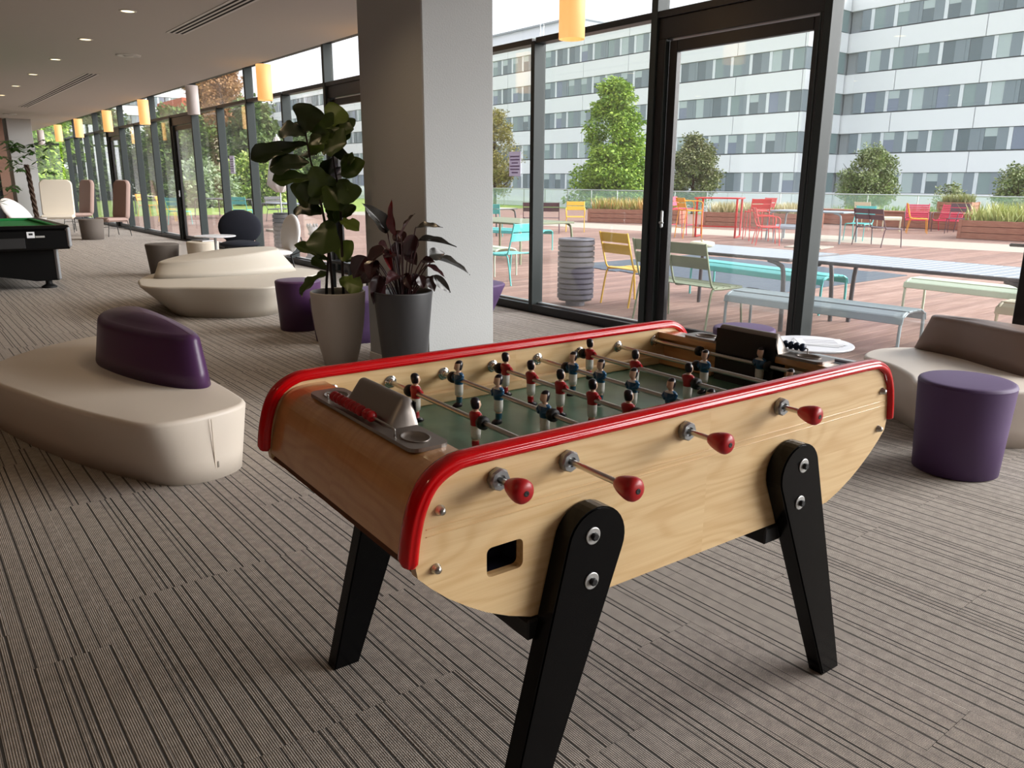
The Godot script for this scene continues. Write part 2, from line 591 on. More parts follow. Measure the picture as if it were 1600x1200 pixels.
func build_shell() -> void:
	# floor: concrete slab with square carpet tiles
	var fl := structure("floor", "grey-brown ribbed carpet tiles with thin dark pinstripes")
	bx(fl, "slab", Vector3(-0.3, -0.156, (Z_NEAR + Z_FAR) / 2), Vector3(11.9, 0.3, Z_NEAR - Z_FAR + 0.6), M.slab)
	var cm := mat("carpet", Color(1, 1, 1), 0.95)
	var ct := carpet_texture()
	cm.albedo_texture = ct
	cm.heightmap_enabled = true
	cm.heightmap_texture = ct
	cm.heightmap_scale = 0.25
	var variants := []
	for i in 12: variants.append(carpet_tile(0.083 * i + 0.031 * (i % 5), 0.25 + 0.5 * (i % 3)))
	var cells := []
	for i in 46:
		var shift: float = [0.0, 0.5, 0.25, 0.75][rng.randi() % 4]
		for j in 46:
			var c := Vector3(5.36 - 0.125 - 0.25 * i, 0, Z_NEAR - 0.52 - shift - 1.0 * j)
			var d := Vector2(c.x, c.z)
			var az := atan2(c.x, -c.z)
			var seen := absf(angle_difference(az, 0.6641)) < 0.62 and d.length() > 0.9
			cells.append([d.length() + (0.0 if seen else 100.0), c, rng.randi() % 12])
	cells.sort_custom(func(a, b): return a[0] < b[0])
	var rest := SurfaceTool.new()
	rest.begin(Mesh.PRIMITIVE_TRIANGLES)
	for i in cells.size():
		var k: int = cells[i][2]
		if i < 300:
			part(fl, "carpet_tile", variants[k], cm, cells[i][1])
		else:
			add_tile(rest, cells[i][1], 0.083 * k + 0.031 * (k % 5), 0.25 + 0.5 * (k % 3))
	rest.generate_normals()
	var ro := part(fl, "carpet_tiles", rest.commit(), cm)
	ro.set_meta("kind", "stuff")

	# ceiling: lowered slab, raised strip above the glazing, openings for slots are surface fittings
	var ce := structure("ceiling", "plain off-white lowered ceiling ending short of the glazed wall")
	bx(ce, "lowered_ceiling", Vector3(-0.935, CEIL + 0.275, (Z_NEAR + Z_FAR) / 2), Vector3(10.53, 0.55, Z_NEAR - Z_FAR + 0.4), M.ceiling_paint)
	bx(ce, "raised_strip", Vector3(5.02, 3.50, (Z_NEAR + Z_FAR) / 2), Vector3(1.40, 0.24, Z_NEAR - Z_FAR + 0.4), M.ceiling_paint)
	# walls out of sight and at the far end
	var wl := structure("wall_left", "terracotta inner wall of the lounge")
	bx(wl, "wall_surface", Vector3(-6.2, 1.6, (Z_NEAR + Z_FAR) / 2), Vector3(0.2, 3.8, Z_NEAR - Z_FAR + 0.4), M.terracotta_wall)
	var wb := structure("wall_back", "plain plaster wall behind the viewer")
	bx(wb, "wall_surface", Vector3(-0.4, 1.6, Z_NEAR + 0.1), Vector3(11.9, 3.8, 0.2), M.plaster)
	var wf := structure("wall_far", "far end wall with tall window between posts")
	bx(wf, "wall_surface", Vector3(-1.45, 1.6, Z_FAR - 0.1), Vector3(9.7, 3.8, 0.2), M.plaster)
	bx(wf, "window_post", Vector3(3.44, 1.7, Z_FAR - 0.1), Vector3(0.07, 3.4, 0.16), M.aluminium_dark)
	bx(wf, "window_post", Vector3(4.55, 1.7, Z_FAR - 0.1), Vector3(0.07, 3.4, 0.16), M.aluminium_dark)
	bx(wf, "transom", Vector3(4.45, 2.60, Z_FAR - 0.1), Vector3(2.0, 0.07, 0.12), M.aluminium_dark)
	bx(wf, "pane", Vector3(4.45, 1.7, Z_FAR - 0.1), Vector3(2.0, 3.4, 0.012), M.glass)
	bx(wf, "lintel", Vector3(4.5, 3.45, Z_FAR - 0.1), Vector3(2.2, 0.2, 0.2), M.plaster)
	# columns
	var c1 := structure("column_1", "square white plaster column beside the two potted plants")
	var m := MB.new()
	m.box(Vector3(), Vector3(0.575, 3.0, 0.875), 0.008)
	part(c1, "shaft", m.mesh(), M.plaster, Vector3(3.1785, 1.47, -5.0935))
	bx(c1, "skirting", Vector3(3.1785, 0.03, -5.0935), Vector3(0.583, 0.06, 0.883), M.vent_white, 0.003)
	var c2 := structure("column_2", "white plaster column at the far end behind the braided tree")
	part(c2, "shaft", m.mesh(), M.plaster, Vector3(3.18, 1.47, -25.9))
	# partition left of the far column
	var pt := structure("partition_1", "dark glazed partition framed by brown wooden posts")
	bx(pt, "wood_post", Vector3(2.70, 1.46, -25.6), Vector3(0.22, 2.92, 0.2), M.wood_post)
	bx(pt, "panel", Vector3(0.55, 1.05, -25.62), Vector3(4.1, 2.1, 0.06), M.partition_glass)
	bx(pt, "wood_beam", Vector3(0.55, 2.60, -25.62), Vector3(4.1, 0.9, 0.12), M.plaster)
	var st := bx(pt, "reflection_strip", Vector3(2.42, 1.35, -25.56), Vector3(0.10, 1.5, 0.04), M.pendant_shade_off)  # bright reflection in the dark glass, built as a pale strip
	st.set_meta("label", "narrow pale strip painted as a reflection on the partition")

	# glazed wall, one structure per bay between posts
	var doors := [0, 4, 9, 13]
	var nw := 0
	var nd := 0
	var lower_post := MB.new(); lower_post.box(Vector3(0, 1.37, 0), Vector3(0.15, 2.74, 0.058), 0.003)
	var tall_post := MB.new(); tall_post.box(Vector3(0, 1.69, 0), Vector3(0.15, 3.38, 0.07), 0.003)
	var lp := lower_post.mesh()
	var tp := tall_post.mesh()
	var run := 1.617
	var transom := MB.new(); transom.box(Vector3(), Vector3(0.13, 0.055, run - 0.06), 0.003)
	var head := MB.new(); head.box(Vector3(), Vector3(0.13, 0.07, run - 0.01), 0.0)
	var sill := MB.new(); sill.box(Vector3(), Vector3(0.15, 0.085, run - 0.06), 0.004)
	var strip := MB.new(); strip.box(Vector3(), Vector3(0.05, 0.018, run - 0.06), 0.003)
	var pane := MB.new(); pane.box(Vector3(), Vector3(0.010, 2.62, run - 0.05))
	var upane := MB.new(); upane.box(Vector3(), Vector3(0.010, 0.56, run - 0.05))
	var tr := transom.mesh(); var hd := head.mesh(); var sl := sill.mesh(); var sp := strip.mesh(); var pn := pane.mesh(); var up := upane.mesh()
	for k in range(-10, 19):
		var z0 := bay_z(k)
		var zc := z0 - run / 2
		var isdoor: bool = k in doors
		var o: Node3D
		if isdoor:
			nd += 1
			o = structure("door_%d" % nd, "black framed glass door in the glazed wall")
		else:
			nw += 1
			o = structure("window_%d" % nw, "floor to ceiling window bay with dark aluminium posts")
		o.position = Vector3(FIN + 0.075, 0, zc)
		part(o, "post", tp if k % 2 != 0 else lp, M.aluminium_dark, Vector3(0, 0, run / 2))
		part(o, "transom", tr, M.aluminium_black, Vector3(0, 2.7425, 0))
		part(o, "head_rail", hd, M.aluminium_dark, Vector3(0, 3.345, 0))
		part(o, "upper_pane", up, M.glass, Vector3(0.045, 3.04, 0))
		if not isdoor:
			part(o, "sill", sl, M.aluminium_black, Vector3(0, 0.0425, 0))
			part(o, "sill_strip", sp, M.aluminium_light, Vector3(0.03, 0.094, 0))
			part(o, "pane", pn, M.glass, Vector3(0.055, 1.40, 0))
		else:
			bx(o, "door_header", Vector3(0.02, 2.63, 0), Vector3(0.12, 0.17, run - 0.06), M.aluminium_black, 0.004)
			bx(o, "threshold", Vector3(0, 0.012, 0), Vector3(0.15, 0.024, run - 0.06), M.aluminium_black, 0.003)
			for s in [-1.0, 1.0]:
				var jw := 0.075 if s < 0.0 else 0.022      # lock side has the broad jamb
				var sw := 0.085 if s < 0.0 else 0.060
				bx(o, "jamb", Vector3(0.0, 1.285, s * (run / 2 - 0.0375 - jw / 2)), Vector3(0.11, 2.52, jw), M.aluminium_black, 0.004)
				bx(o, "jamb_strip", Vector3(-0.03, 1.285, s * (run / 2 - 0.0455 - jw)), Vector3(0.05, 2.52, 0.016), M.aluminium_dark, 0.003)
				bx(o, "leaf_stile", Vector3(0.015, 1.28, s * (run / 2 - 0.0565 - jw - sw / 2)), Vector3(0.055, 2.50, sw), M.aluminium_black, 0.004)
			bx(o, "leaf_rail", Vector3(0.015, 2.485, 0.038), Vector3(0.055, 0.09, run - 0.358), M.aluminium_black, 0.004)
			bx(o, "leaf_rail", Vector3(0.015, 0.075, 0.038), Vector3(0.055, 0.09, run - 0.358), M.aluminium_black, 0.004)
			bx(o, "pane", Vector3(0.02, 1.28, 0.038), Vector3(0.012, 2.34, run - 0.35), M.glass)
			var hb := bx(o, "door_handle", Vector3(-0.05, 1.06, -(run / 2 - 0.175)), Vector3(0.03, 0.15, 0.022), M.aluminium_light, 0.008)
			bx(hb, "lever", Vector3(-0.02, -0.03, 0.012), Vector3(0.018, 0.02, 0.05), M.aluminium_light, 0.006)
	# black jamb of the next door along, just entering the picture at right
	var jb: Node3D = get_node("window_10")
	bx(jb, "jamb", Vector3(-0.02, 1.285, run / 2 - 0.099), Vector3(0.11, 2.57, 0.126), M.aluminium_black, 0.004)
	bx(jb, "door_handle", Vector3(-0.10, 1.02, run / 2 - 0.185), Vector3(0.02, 0.02, 0.10), M.aluminium_light, 0.006)
	# parapet strip outside the threshold
	var tm := structure("trim_1", "metal threshold strip outside the glazing")
	bx(tm, "threshold_strip", Vector3(5.575, -0.01, (Z_NEAR + Z_FAR) / 2), Vector3(0.15, 0.03, Z_NEAR - Z_FAR), M.aluminium_light)
	# roof edge over the glazing
	var rf := structure("trim_2", "roof edge above the glazed wall")
	bx(rf, "roof_edge", Vector3(-0.2, 3.75, (Z_NEAR + Z_FAR) / 2), Vector3(12.0, 0.3, Z_NEAR - Z_FAR + 0.6), M.slab)

	# notices taped to panes
	notice(Vector3(FIN + 0.118, 1.56, bay_z(2) - 0.43), Vector2(0.20, 0.26), "white printed notice taped to window beside the column", M.print_violet)
	notice(Vector3(FIN + 0.118, 1.66, bay_z(8) + 0.32), Vector2(0.22, 0.34), "small white notice on a far window left of navy chair", M.print_grey)

func notice(at: Vector3, s: Vector2, label: String, ink: Material) -> void:
	var t := thing("notice", label, "notice", at)
	bx(t, "sheet", Vector3(), Vector3(0.002, s.y, s.x), M.taped_paper)
	for i in 6:
		bx(t, "text_line", Vector3(-0.0016, s.y * (0.30 - 0.13 * i), 0), Vector3(0.001, s.y * 0.05, s.x * (0.8 if i % 3 != 2 else 0.55)), ink)


# ------------------------------------------------------------------ terrace ground
func build_terrace() -> void:
	var dk := structure("ground_deck", "reddish brown timber terrace decking")
	bx(dk, "substructure", Vector3(17.0, -0.18, -10.4), Vector3(22.7, 0.3, 45), M.deck_under)
	var pitch := 0.146
	var far_b := [MB.new(), MB.new()]
	for i in 308:
		var z := 12.0 - pitch * i
		var x1 := 16.35 + (z + 22.0) * 0.133      # edge of the pale stone band
		var near := z < 0.2 and z > -24.0
		if near:
			var b := MB.new()
			b.box(Vector3(), Vector3(x1 - 5.68, 0.028, pitch - 0.008), 0.003)
			part(dk, "deck_board", b.mesh(), M["deck_board_%d" % (rng.randi() % 4)], Vector3((x1 + 5.68) / 2, -0.014, z))
		else:
			far_b[i % 2].box(Vector3((x1 + 5.68) / 2, -0.014, z), Vector3(x1 - 5.68, 0.028, pitch - 0.008))
		var x2 := x1 + 2.35
		far_b[i % 2].box(Vector3((x2 + 28.4) / 2, -0.014, z), Vector3(28.4 - x2, 0.028, pitch - 0.008))
	for i in 2:
		var o := part(dk, "far_boards", far_b[i].mesh(), M["deck_board_%d" % i])
		o.set_meta("kind", "stuff")
	var s := MB.new()
	var poly := PackedVector2Array()
	for p in [[12.0, 0.0], [12.0, 2.35], [-33.0, 2.35], [-33.0, 0.0]]:
		poly.append(Vector2(16.36 + (p[0] + 22.0) * 0.133 + p[1], -p[0]))
	s.xf = Transform3D(Basis(Vector3(1, 0, 0), -PI / 2), Vector3())
	s.prism(poly, -0.03, 0.0)
	var band := part(dk, "stone_band", s.mesh(), M.stone_white)
	band.set_meta("label", "pale stone band crossing the decking")
	var rug := MB.new()
	rug.box(Vector3(), Vector3(3.3, 0.012, 0.194), 0.003)
	var rugm := rug.mesh()
	var ro := thing("deck_mat", "large blue-grey slatted mat lying on the red decking", "mat", Vector3(0, 0, 0))
	for i in 21: part(ro, "mat_strip", rugm, M.rug_blue, Vector3(10.6 + 0.04 * (i % 3), 0.006, -5.9 - 0.2 * i))
	# lawn beyond
	var lw := structure("ground_lawn", "green lawn around the terrace")
	bx(lw, "lawn_surface", Vector3(34.4, -0.65, -60), Vector3(12, 0.3, 260), M.lawn)
	bx(lw, "bounce_paving", Vector3(76, -0.66, -60), Vector3(71.2, 0.3, 260), M.bounce_grey)  # grey ground added to bounce neutral light onto the office facade
	bx(lw, "meadow_surface", Vector3(17, -0.17, -88), Vector3(24, 0.3, 110), M.meadow)
	# raised planting bed along the far edge
	var rb := thing("raised_bed", "long raised timber bed of grass along the glass balustrade", "planter", Vector3(26.9, 0, -5))
	for i in 3:
		bx(rb, "plank", Vector3(-1.27, 0.085 + 0.155 * i, 0), Vector3(0.05, 0.15, 22), M.planter_wood, 0.004)
	bx(rb, "cap", Vector3(-1.10, 0.485, 0), Vector3(0.5, 0.04, 22.1), M.planter_wood, 0.004)
	bx(rb, "bed", Vector3(0.2, 0.22, 0), Vector3(2.6, 0.44, 22), M.lawn)
	var tufts := tuft_mesh(900, Vector3(1.15, 0, 10.5), 0.10, 0.24, Color(0.16, 0.26, 0.06), Color(0.32, 0.42, 0.12))
	var tf := part(rb, "grass", tufts, M.foliage, Vector3(0.25, 0.44, 0))
	tf.set_meta("kind", "stuff")
	# balustrade
	var bl := thing("glass_balustrade", "green tinted glass balustrade with slim rail along terrace edge", "balustrade", Vector3(28.7, 0, -20))
	var rail := MB.new()
	rail.tube([Vector3(0, 0.96, 34), Vector3(0, 0.96, -36)], 0.024, 8)
	part(bl, "handrail", rail.mesh(), M.aluminium_light)
	var gp := MB.new(); gp.box(Vector3(), Vector3(0.016, 0.90, 1.78))
	var gpm := gp.mesh()
	var po := MB.new(); po.box(Vector3(), Vector3(0.03, 0.96, 0.03))
	var pom := po.mesh()
	for i in 38:
		part(bl, "glass_panel", gpm, M.balustrade_glass, Vector3(0, 0.48, 33.1 - 1.84 * i))
		part(bl, "post", pom, M.aluminium_light, Vector3(0, 0.48, 34.02 - 1.84 * i))

func tuft_mesh(n: int, half: Vector3, h0: float, h1: float, c0: Color, c1: Color) -> ArrayMesh:
	var m := MB.new()
	m.use_col = true
	m.sg(-1)
	for i in n:
		var p := Vector3(rng.randf_range(-half.x, half.x), 0, rng.randf_range(-half.z, half.z))
		m.col = c0.lerp(c1, rng.randf())
		for k in 3:
			var a := rng.randf() * TAU
			var h := rng.randf_range(h0, h1)
			var d := Vector3(cos(a), 0, sin(a))
			var s := Vector3(-d.z, 0, d.x) * h * 0.07
			m.t3(p - s, p + s, p + Vector3(0, h, 0) + d * h * rng.randf_range(0.1, 0.8))
	return m.mesh()


# ------------------------------------------------------------------ office block
func build_offices() -> void:
	office("office_block", "long white office block with ribbon windows behind the terrace", Vector3(50, 0, -32.4), 92.0, 300)
	office("office_wing", "nearer looking right wing of white office block set back at corner", Vector3(55, 0, -7.0), 25.3, 300)
	office("office_cross_wing", "far white office wing closing the view at left", Vector3(54, 0, -126), 66.0, 0)
	get_node("office_cross_wing").rotation.y = PI / 2
	# return face at the corner
	var o := thing("office_return", "short white corner wall joining the two office wings", "building", Vector3(52.42, 0, -32.27))
	for i in 6:
		bx(o, "wall_panel", Vector3(0, 2.7 * i if i > 0 else -1.15, 0), Vector3(4.8, 1.26 if i > 0 else 3.7, 0.2), M.facade_white)
	for i in 5:
		for j in 4:
			bx(o, "window_pane", Vector3(-1.8 + 1.2 * j, 1.385 + 2.7 * i, -0.03), Vector3(1.18, 1.36, 0.1), M[["facade_panel", "pane_pale", "pane_dark", "pane_teal"][j]])
	var r := thing("penthouse", "low grey-white rooftop storey on office block", "building", Vector3(56, 0, -70))
	bx(r, "walls", Vector3(0, 15.0, 0), Vector3(5, 2.2, 22), M.facade_white)
	bx(r, "roof", Vector3(0, 16.15, 0), Vector3(5.6, 0.15, 22.8), M.facade_joint)
	# distant brick-topped house on the left
	var h := thing("distant_house", "distant beige house with orange upper storey among trees", "building", Vector3(33, 0, -104))
	bx(h, "walls", Vector3(0, 3.6, 0), Vector3(8, 7.8, 10), M.stucco_beige)
	bx(h, "upper_storey", Vector3(0, 9.0, 0), Vector3(8.2, 3.0, 10.4), M.brick_orange)
	for i in 3:
		bx(h, "window", Vector3(-2.4 + 2.4 * i, 8.9, 5.2), Vector3(1.2, 1.4, 0.1), M.pane_dark)

func office(called: String, label: String, at: Vector3, length: float, most: int) -> void:
	var o := thing(called, label, "building", at)
	bx(o, "core", Vector3(5.3, 6.0, -length / 2), Vector3(10, 15.6, length), M.facade_joint)
	var pl := 5.4
	var np := int(ceil(length / pl))
	var panels := {}
	for fl in 7:
		var y0: float = [-3.0, 2.07, 4.77, 7.47, 10.17, 12.87, 14.2][fl]
		var y1: float = [0.70, 3.33, 6.03, 8.73, 11.43, 14.1, 14.25][fl]
		if fl == 6:
			bx(o, "coping", Vector3(0.1, 14.2, -length / 2), Vector3(0.5, 0.1, length), M.facade_white)
			continue
		for j in np:
			var z0 := pl * j
			var z1: float = minf(length, pl * (j + 1))
			var key := "%d_%.2f" % [fl, z1 - z0]
			if not panels.has(key):
				var m := MB.new()
				m.box(Vector3(), Vector3(0.25, y1 - y0, z1 - z0 - 0.05), 0.01)
				panels[key] = m.mesh()
			part(o, "wall_panel", panels[key], M.facade_white, Vector3(0.125, (y0 + y1) / 2, -(z0 + z1) / 2))
	var pane := MB.new(); pane.box(Vector3(), Vector3(0.06, 1.32, 0.86))
	var sliver := MB.new(); sliver.box(Vector3(), Vector3(0.07, 1.32, 0.24))
	var solid := MB.new(); solid.box(Vector3(), Vector3(0.08, 1.32, 0.62))
	var blind := MB.new(); blind.box(Vector3(), Vector3(0.02, 0.5, 0.84))
	var frame := MB.new(); frame.box(Vector3(), Vector3(0.12, 1.36, 0.03))
	var pm := pane.mesh(); var sm := sliver.mesh(); var so := solid.mesh(); var bm := blind.mesh(); var fm := frame.mesh()
	var bay := 1.62
	var nb := int(length / bay)
	var kinds := ["pane_dark", "pane_blue", "pane_blind", "pane_teal", "pane_dark", "pane_teal"]
	var count := 0
	var rest := {}
	for j in nb:
		for fl in 5:
			var y := 1.385 + 2.70 * fl
			var z := -(bay * j + 0.45)
			var kd: String = kinds[rng.randi() % 6]
			count += 1
			if count <= mini(150, most):
				var w := part(o, "window_pane", pm, M[kd], Vector3(0.14, y, z))
				if rng.randf() < 0.4:
					part(w, "blind", bm, M.pane_blind, Vector3(-0.035, rng.randf_range(0.36, 0.42), 0))
				part(o, "window_sash", sm, M.pane_pale if rng.randf() < 0.75 else M.facade_panel, Vector3(0.12, y, z - 0.56))
				part(o, "infill_panel", so, M.facade_panel, Vector3(0.12, y, z - 1.0))
			else:
				for d in [[kd, -0.0, 0.86], ["pane_pale" if rng.randf() < 0.55 else "facade_panel", -0.56, 0.24], ["facade_panel", -1.0, 0.62]]:
					if not rest.has(d[0]): rest[d[0]] = MB.new()
					rest[d[0]].box(Vector3(0.13, y, z + d[1]), Vector3(0.07, 1.32, d[2]))
	for k in rest:
		var ro := part(o, "far_windows", rest[k].mesh(), M[k])
		ro.set_meta("kind", "stuff")


# ------------------------------------------------------------------ trees
func leaf_clump(s: float) -> ArrayMesh:
	var m := MB.new()
	m.sg(-1)
	for i in 7:
		var a := rng.randf() * TAU
		var e := rng.randf_range(-0.6, 0.9)
		var d := Vector3(cos(a) * cos(e), sin(e), sin(a) * cos(e))
		var c := d * s * rng.randf_range(0.3, 1.0)
		var side := d.cross(Vector3(rng.randf_range(-1, 1), 1, rng.randf_range(-1, 1))).normalized() * s * 0.30
		var l := (d + Vector3(0, rng.randf_range(-0.6, 0.3), 0)).normalized() * s * 0.85
		m.t3(c, c + l * 0.5 + side, c + l)
		m.t3(c, c + l, c + l * 0.5 - side)
	return m.mesh()

func tree(called: String, label: String, at: Vector3, height: float, crown_from: float, radius: float, n: int, leaf: float, c0: Color, c1: Color, shape := "round") -> void:
	var t := thing(called, label, "tree", at, 0.0, "trees beyond the terrace")
	var tr := MB.new()
	tr.tube([Vector3(0, -1.0, 0), Vector3(0.05, crown_from * 0.6, 0.03), Vector3(-0.04, crown_from + (height - crown_from) * 0.5, 0), Vector3(0, height * 0.93, 0)], [radius * 0.07, radius * 0.055, radius * 0.035, 0.01], 7)
	for i in 5:
		var a := TAU * i / 5 + 0.4
		var y := crown_from + (height - crown_from) * (0.05 + 0.13 * i)
		tr.tube([Vector3(0, y - 0.2, 0), Vector3(cos(a), 0.5, sin(a)) * radius * 0.4 + Vector3(0, y - 0.1, 0), Vector3(cos(a), 0.75, sin(a)) * radius * 0.72 + Vector3(0, y, 0)], [radius * 0.03, radius * 0.02, 0.006], 5)
	part(t, "trunk", tr.mesh(), M.bark)
	var mm := MultiMesh.new()
	mm.transform_format = MultiMesh.TRANSFORM_3D
	mm.use_colors = true
	mm.mesh = leaf_clump(leaf)
	mm.instance_count = n
	# a crown of overlapping boughs
	var boughs := []
	for i in (100 if shape == "cone" else 60):
		var u := rng.randf()
		if shape == "cone": u = pow(u, 1.35)
		var y := lerpf(crown_from, height, u)
		var rr: float
		if shape == "cone": rr = radius * (0.22 + 1.0 * pow(1.0 - u, 0.7))
		else: rr = radius * sqrt(maxf(0.05, 1.0 - pow(2.0 * u - 0.92, 2.0)))
		var a := rng.randf() * TAU
		var k := sqrt(rng.randf())
		boughs.append([Vector3(cos(a) * rr * k * 0.78, y, sin(a) * rr * k * 0.78), radius * rng.randf_range(0.22, 0.36) * (0.75 if shape == "cone" and u > 0.7 else 1.0)])
	for i in n:
		var b: Array = boughs[rng.randi() % boughs.size()]
		var d: Vector3 = Vector3(rng.randfn(), rng.randfn(), rng.randfn()).normalized() * b[1] * pow(rng.randf(), 0.4)
		d.y *= 0.8
		var bas := Basis.from_euler(Vector3(rng.randf_range(-0.6, 0.6), rng.randf() * TAU, rng.randf_range(-0.6, 0.6))).scaled(Vector3.ONE * rng.randf_range(0.7, 1.3))
		mm.set_instance_transform(i, Transform3D(bas, b[0] + d))
		mm.set_instance_color(i, c0.lerp(c1, rng.randf()))
	var mi := MultiMeshInstance3D.new()
	mi.name = "foliage"
	mi.multimesh = mm
	mi.material_override = M.foliage
	mi.set_meta("kind", "stuff")
	t.add_child(mi, true)

func build_trees() -> void:
	var lime0 := Color(0.13, 0.26, 0.03); var lime1 := Color(0.42, 0.56, 0.08)
	var dk0 := Color(0.06, 0.12, 0.03); var dk1 := Color(0.20, 0.28, 0.08)
	tree("bright_tree", "tall bright lime green tree between the window posts", Vector3(31.15, -0.3, -31.1), 6.6, 0.1, 2.25, 9000, 0.17, lime0, lime1, "cone")
	tree("yellowing_tree", "sparse yellow-brown tree partly hidden by white column", Vector3(38.5, -0.3, -51.6), 6.6, 0.8, 2.4, 2600, 0.16, Color(0.25, 0.22, 0.06), Color(0.52, 0.44, 0.14))
	tree("olive_tree", "dull olive green bushy tree seen through the glass door", Vector3(36, -0.3, -29.6), 3.9, 0.4, 1.75, 3000, 0.15, Color(0.10, 0.13, 0.05), Color(0.34, 0.34, 0.16))
	tree("round_tree", "round clipped green tree standing behind the red loungers", Vector3(33, -0.3, -17.8), 2.95, 0.7, 1.45, 2800, 0.12, Color(0.10, 0.15, 0.05), Color(0.36, 0.40, 0.18))
	tree("edge_tree", "small bushy tree cut by right edge of the picture", Vector3(34, -0.3, -12.3), 2.3, 0.7, 1.15, 900, 0.12, Color(0.10, 0.15, 0.05), Color(0.36, 0.38, 0.18))
	tree("shrub", "loose pale shrub above the raised timber bed", Vector3(32.6, -0.3, -14.2), 1.55, 0.5, 0.8, 420, 0.12, Color(0.16, 0.2, 0.08), Color(0.42, 0.44, 0.24))
	# greenery seen through the far left windows
	var L := [
		["dense_tree", "dense dark tree behind the window bay above navy chair", Vector3(21, -0.3, -56), 6.4, 0.3, 2.8, dk0, dk1],
		["dense_tree", "broad green tree left of the small window notice", Vector3(16.5, -0.3, -58), 5.8, 0.3, 3.0, dk0, Color(0.24, 0.34, 0.08)],
		["dense_tree", "green tree filling the windows beside highback chair", Vector3(12.5, -0.3, -62), 6.2, 0.3, 3.2, dk0, dk1],
		["dense_tree", "dark tree behind the second far glass door", Vector3(9.6, -0.3, -58), 5.4, 0.3, 2.8, Color(0.04, 0.09, 0.03), dk1],
		["autumn_tree", "tall rust brown tree rising above far window transom", Vector3(26, -0.3, -78), 13.0, 6.0, 3.4, Color(0.30, 0.14, 0.05), Color(0.50, 0.28, 0.12)],
		["bright_shrub", "low bright yellow-green shrub on the meadow", Vector3(17.0, -0.3, -45), 2.8, 0.1, 2.2, lime0, Color(0.52, 0.58, 0.16)],
		["silver_shrub", "pale grey-green shrub below the small window notice", Vector3(13.2, -0.3, -43), 2.2, 0.1, 1.9, Color(0.26, 0.34, 0.20), Color(0.46, 0.54, 0.34)],
		["young_tree", "bright green tree outside the far end window", Vector3(5.2, -0.3, -43), 6.5, 0.5, 2.3, lime0, lime1],
		["dense_tree", "dark tree beside the white parasol", Vector3(29, -0.3, -66), 5.6, 0.3, 2.4, dk0, dk1],
	]
	for a in L:
		tree(a[0], a[1], a[2], a[3], a[4], a[5], 2600, 0.34 if a[5] > 2.5 else 0.24, a[6], a[7])


# ------------------------------------------------------------------ table football
const S0 := 0.5985      # middle of the table, counted along it from the first rod
const W0 := 0.3925      # middle of the table, counted across it from the near side
const ROD_Y := 0.842
const ROD_STEP := 0.1706

func tf(s: float, y: float, w: float) -> Vector3:
	return Vector3(s - S0, y, W0 - w)

func rounded(pts: Array, n: int) -> PackedVector2Array:
	return catmull(pts, n, false)

func side_outline() -> PackedVector2Array:
	var left := [Vector2(0.14, 0.519), Vector2(0.086, 0.522), Vector2(0.03, 0.543), Vector2(-0.023, 0.569), Vector2(-0.066, 0.596), Vector2(-0.109, 0.627), Vector2(-0.145, 0.659), Vector2(-0.171, 0.686), Vector2(-0.176, 0.715), Vector2(-0.168, 0.77), Vector2(-0.152, 0.822), Vector2(-0.128, 0.858), Vector2(-0.095, 0.878), Vector2(-0.06, 0.884)]
	var out := PackedVector2Array()
	for p in left: out.append(Vector2(p.x - S0, p.y))
	for i in range(left.size() - 1, -1, -1): out.append(Vector2(S0 - left[i].x, left[i].y))
	return out

func side_mesh(z0: float, z1: float, slot: bool) -> ArrayMesh:
	var o := side_outline()
	var m := MB.new()
	if not slot:
		m.prism(o, z0, z1)
		return m.mesh()
	# near panel with the ball return slot cut out: split down the middle of the slot
	var sl := Rect2(-0.022 - S0, 0.641, 0.086, 0.062)
	var cut := sl.get_center().x
	var big := PackedVector2Array([Vector2(cut, 0), Vector2(cut, 2), Vector2(3, 2), Vector2(3, 0)])
	var hole := PackedVector2Array()
	for c in [[0, 0, PI], [1, 0, -PI / 2], [1, 1, 0.0], [0, 1, PI / 2]]:
		for k in 5:
			var a: float = c[2] + PI / 2 * k / 4.0
			hole.append(Vector2(sl.position.x + (0.012 if c[0] == 0 else sl.size.x - 0.012), sl.position.y + (0.012 if c[1] == 0 else sl.size.y - 0.012)) + Vector2(cos(a), sin(a)) * 0.012)
	for half in [Geometry2D.intersect_polygons(o, big), Geometry2D.clip_polygons(o, big)]:
		for h in half:
			for p in Geometry2D.clip_polygons(h, hole):
				m.prism(p, z0, z1)
	return m.mesh()

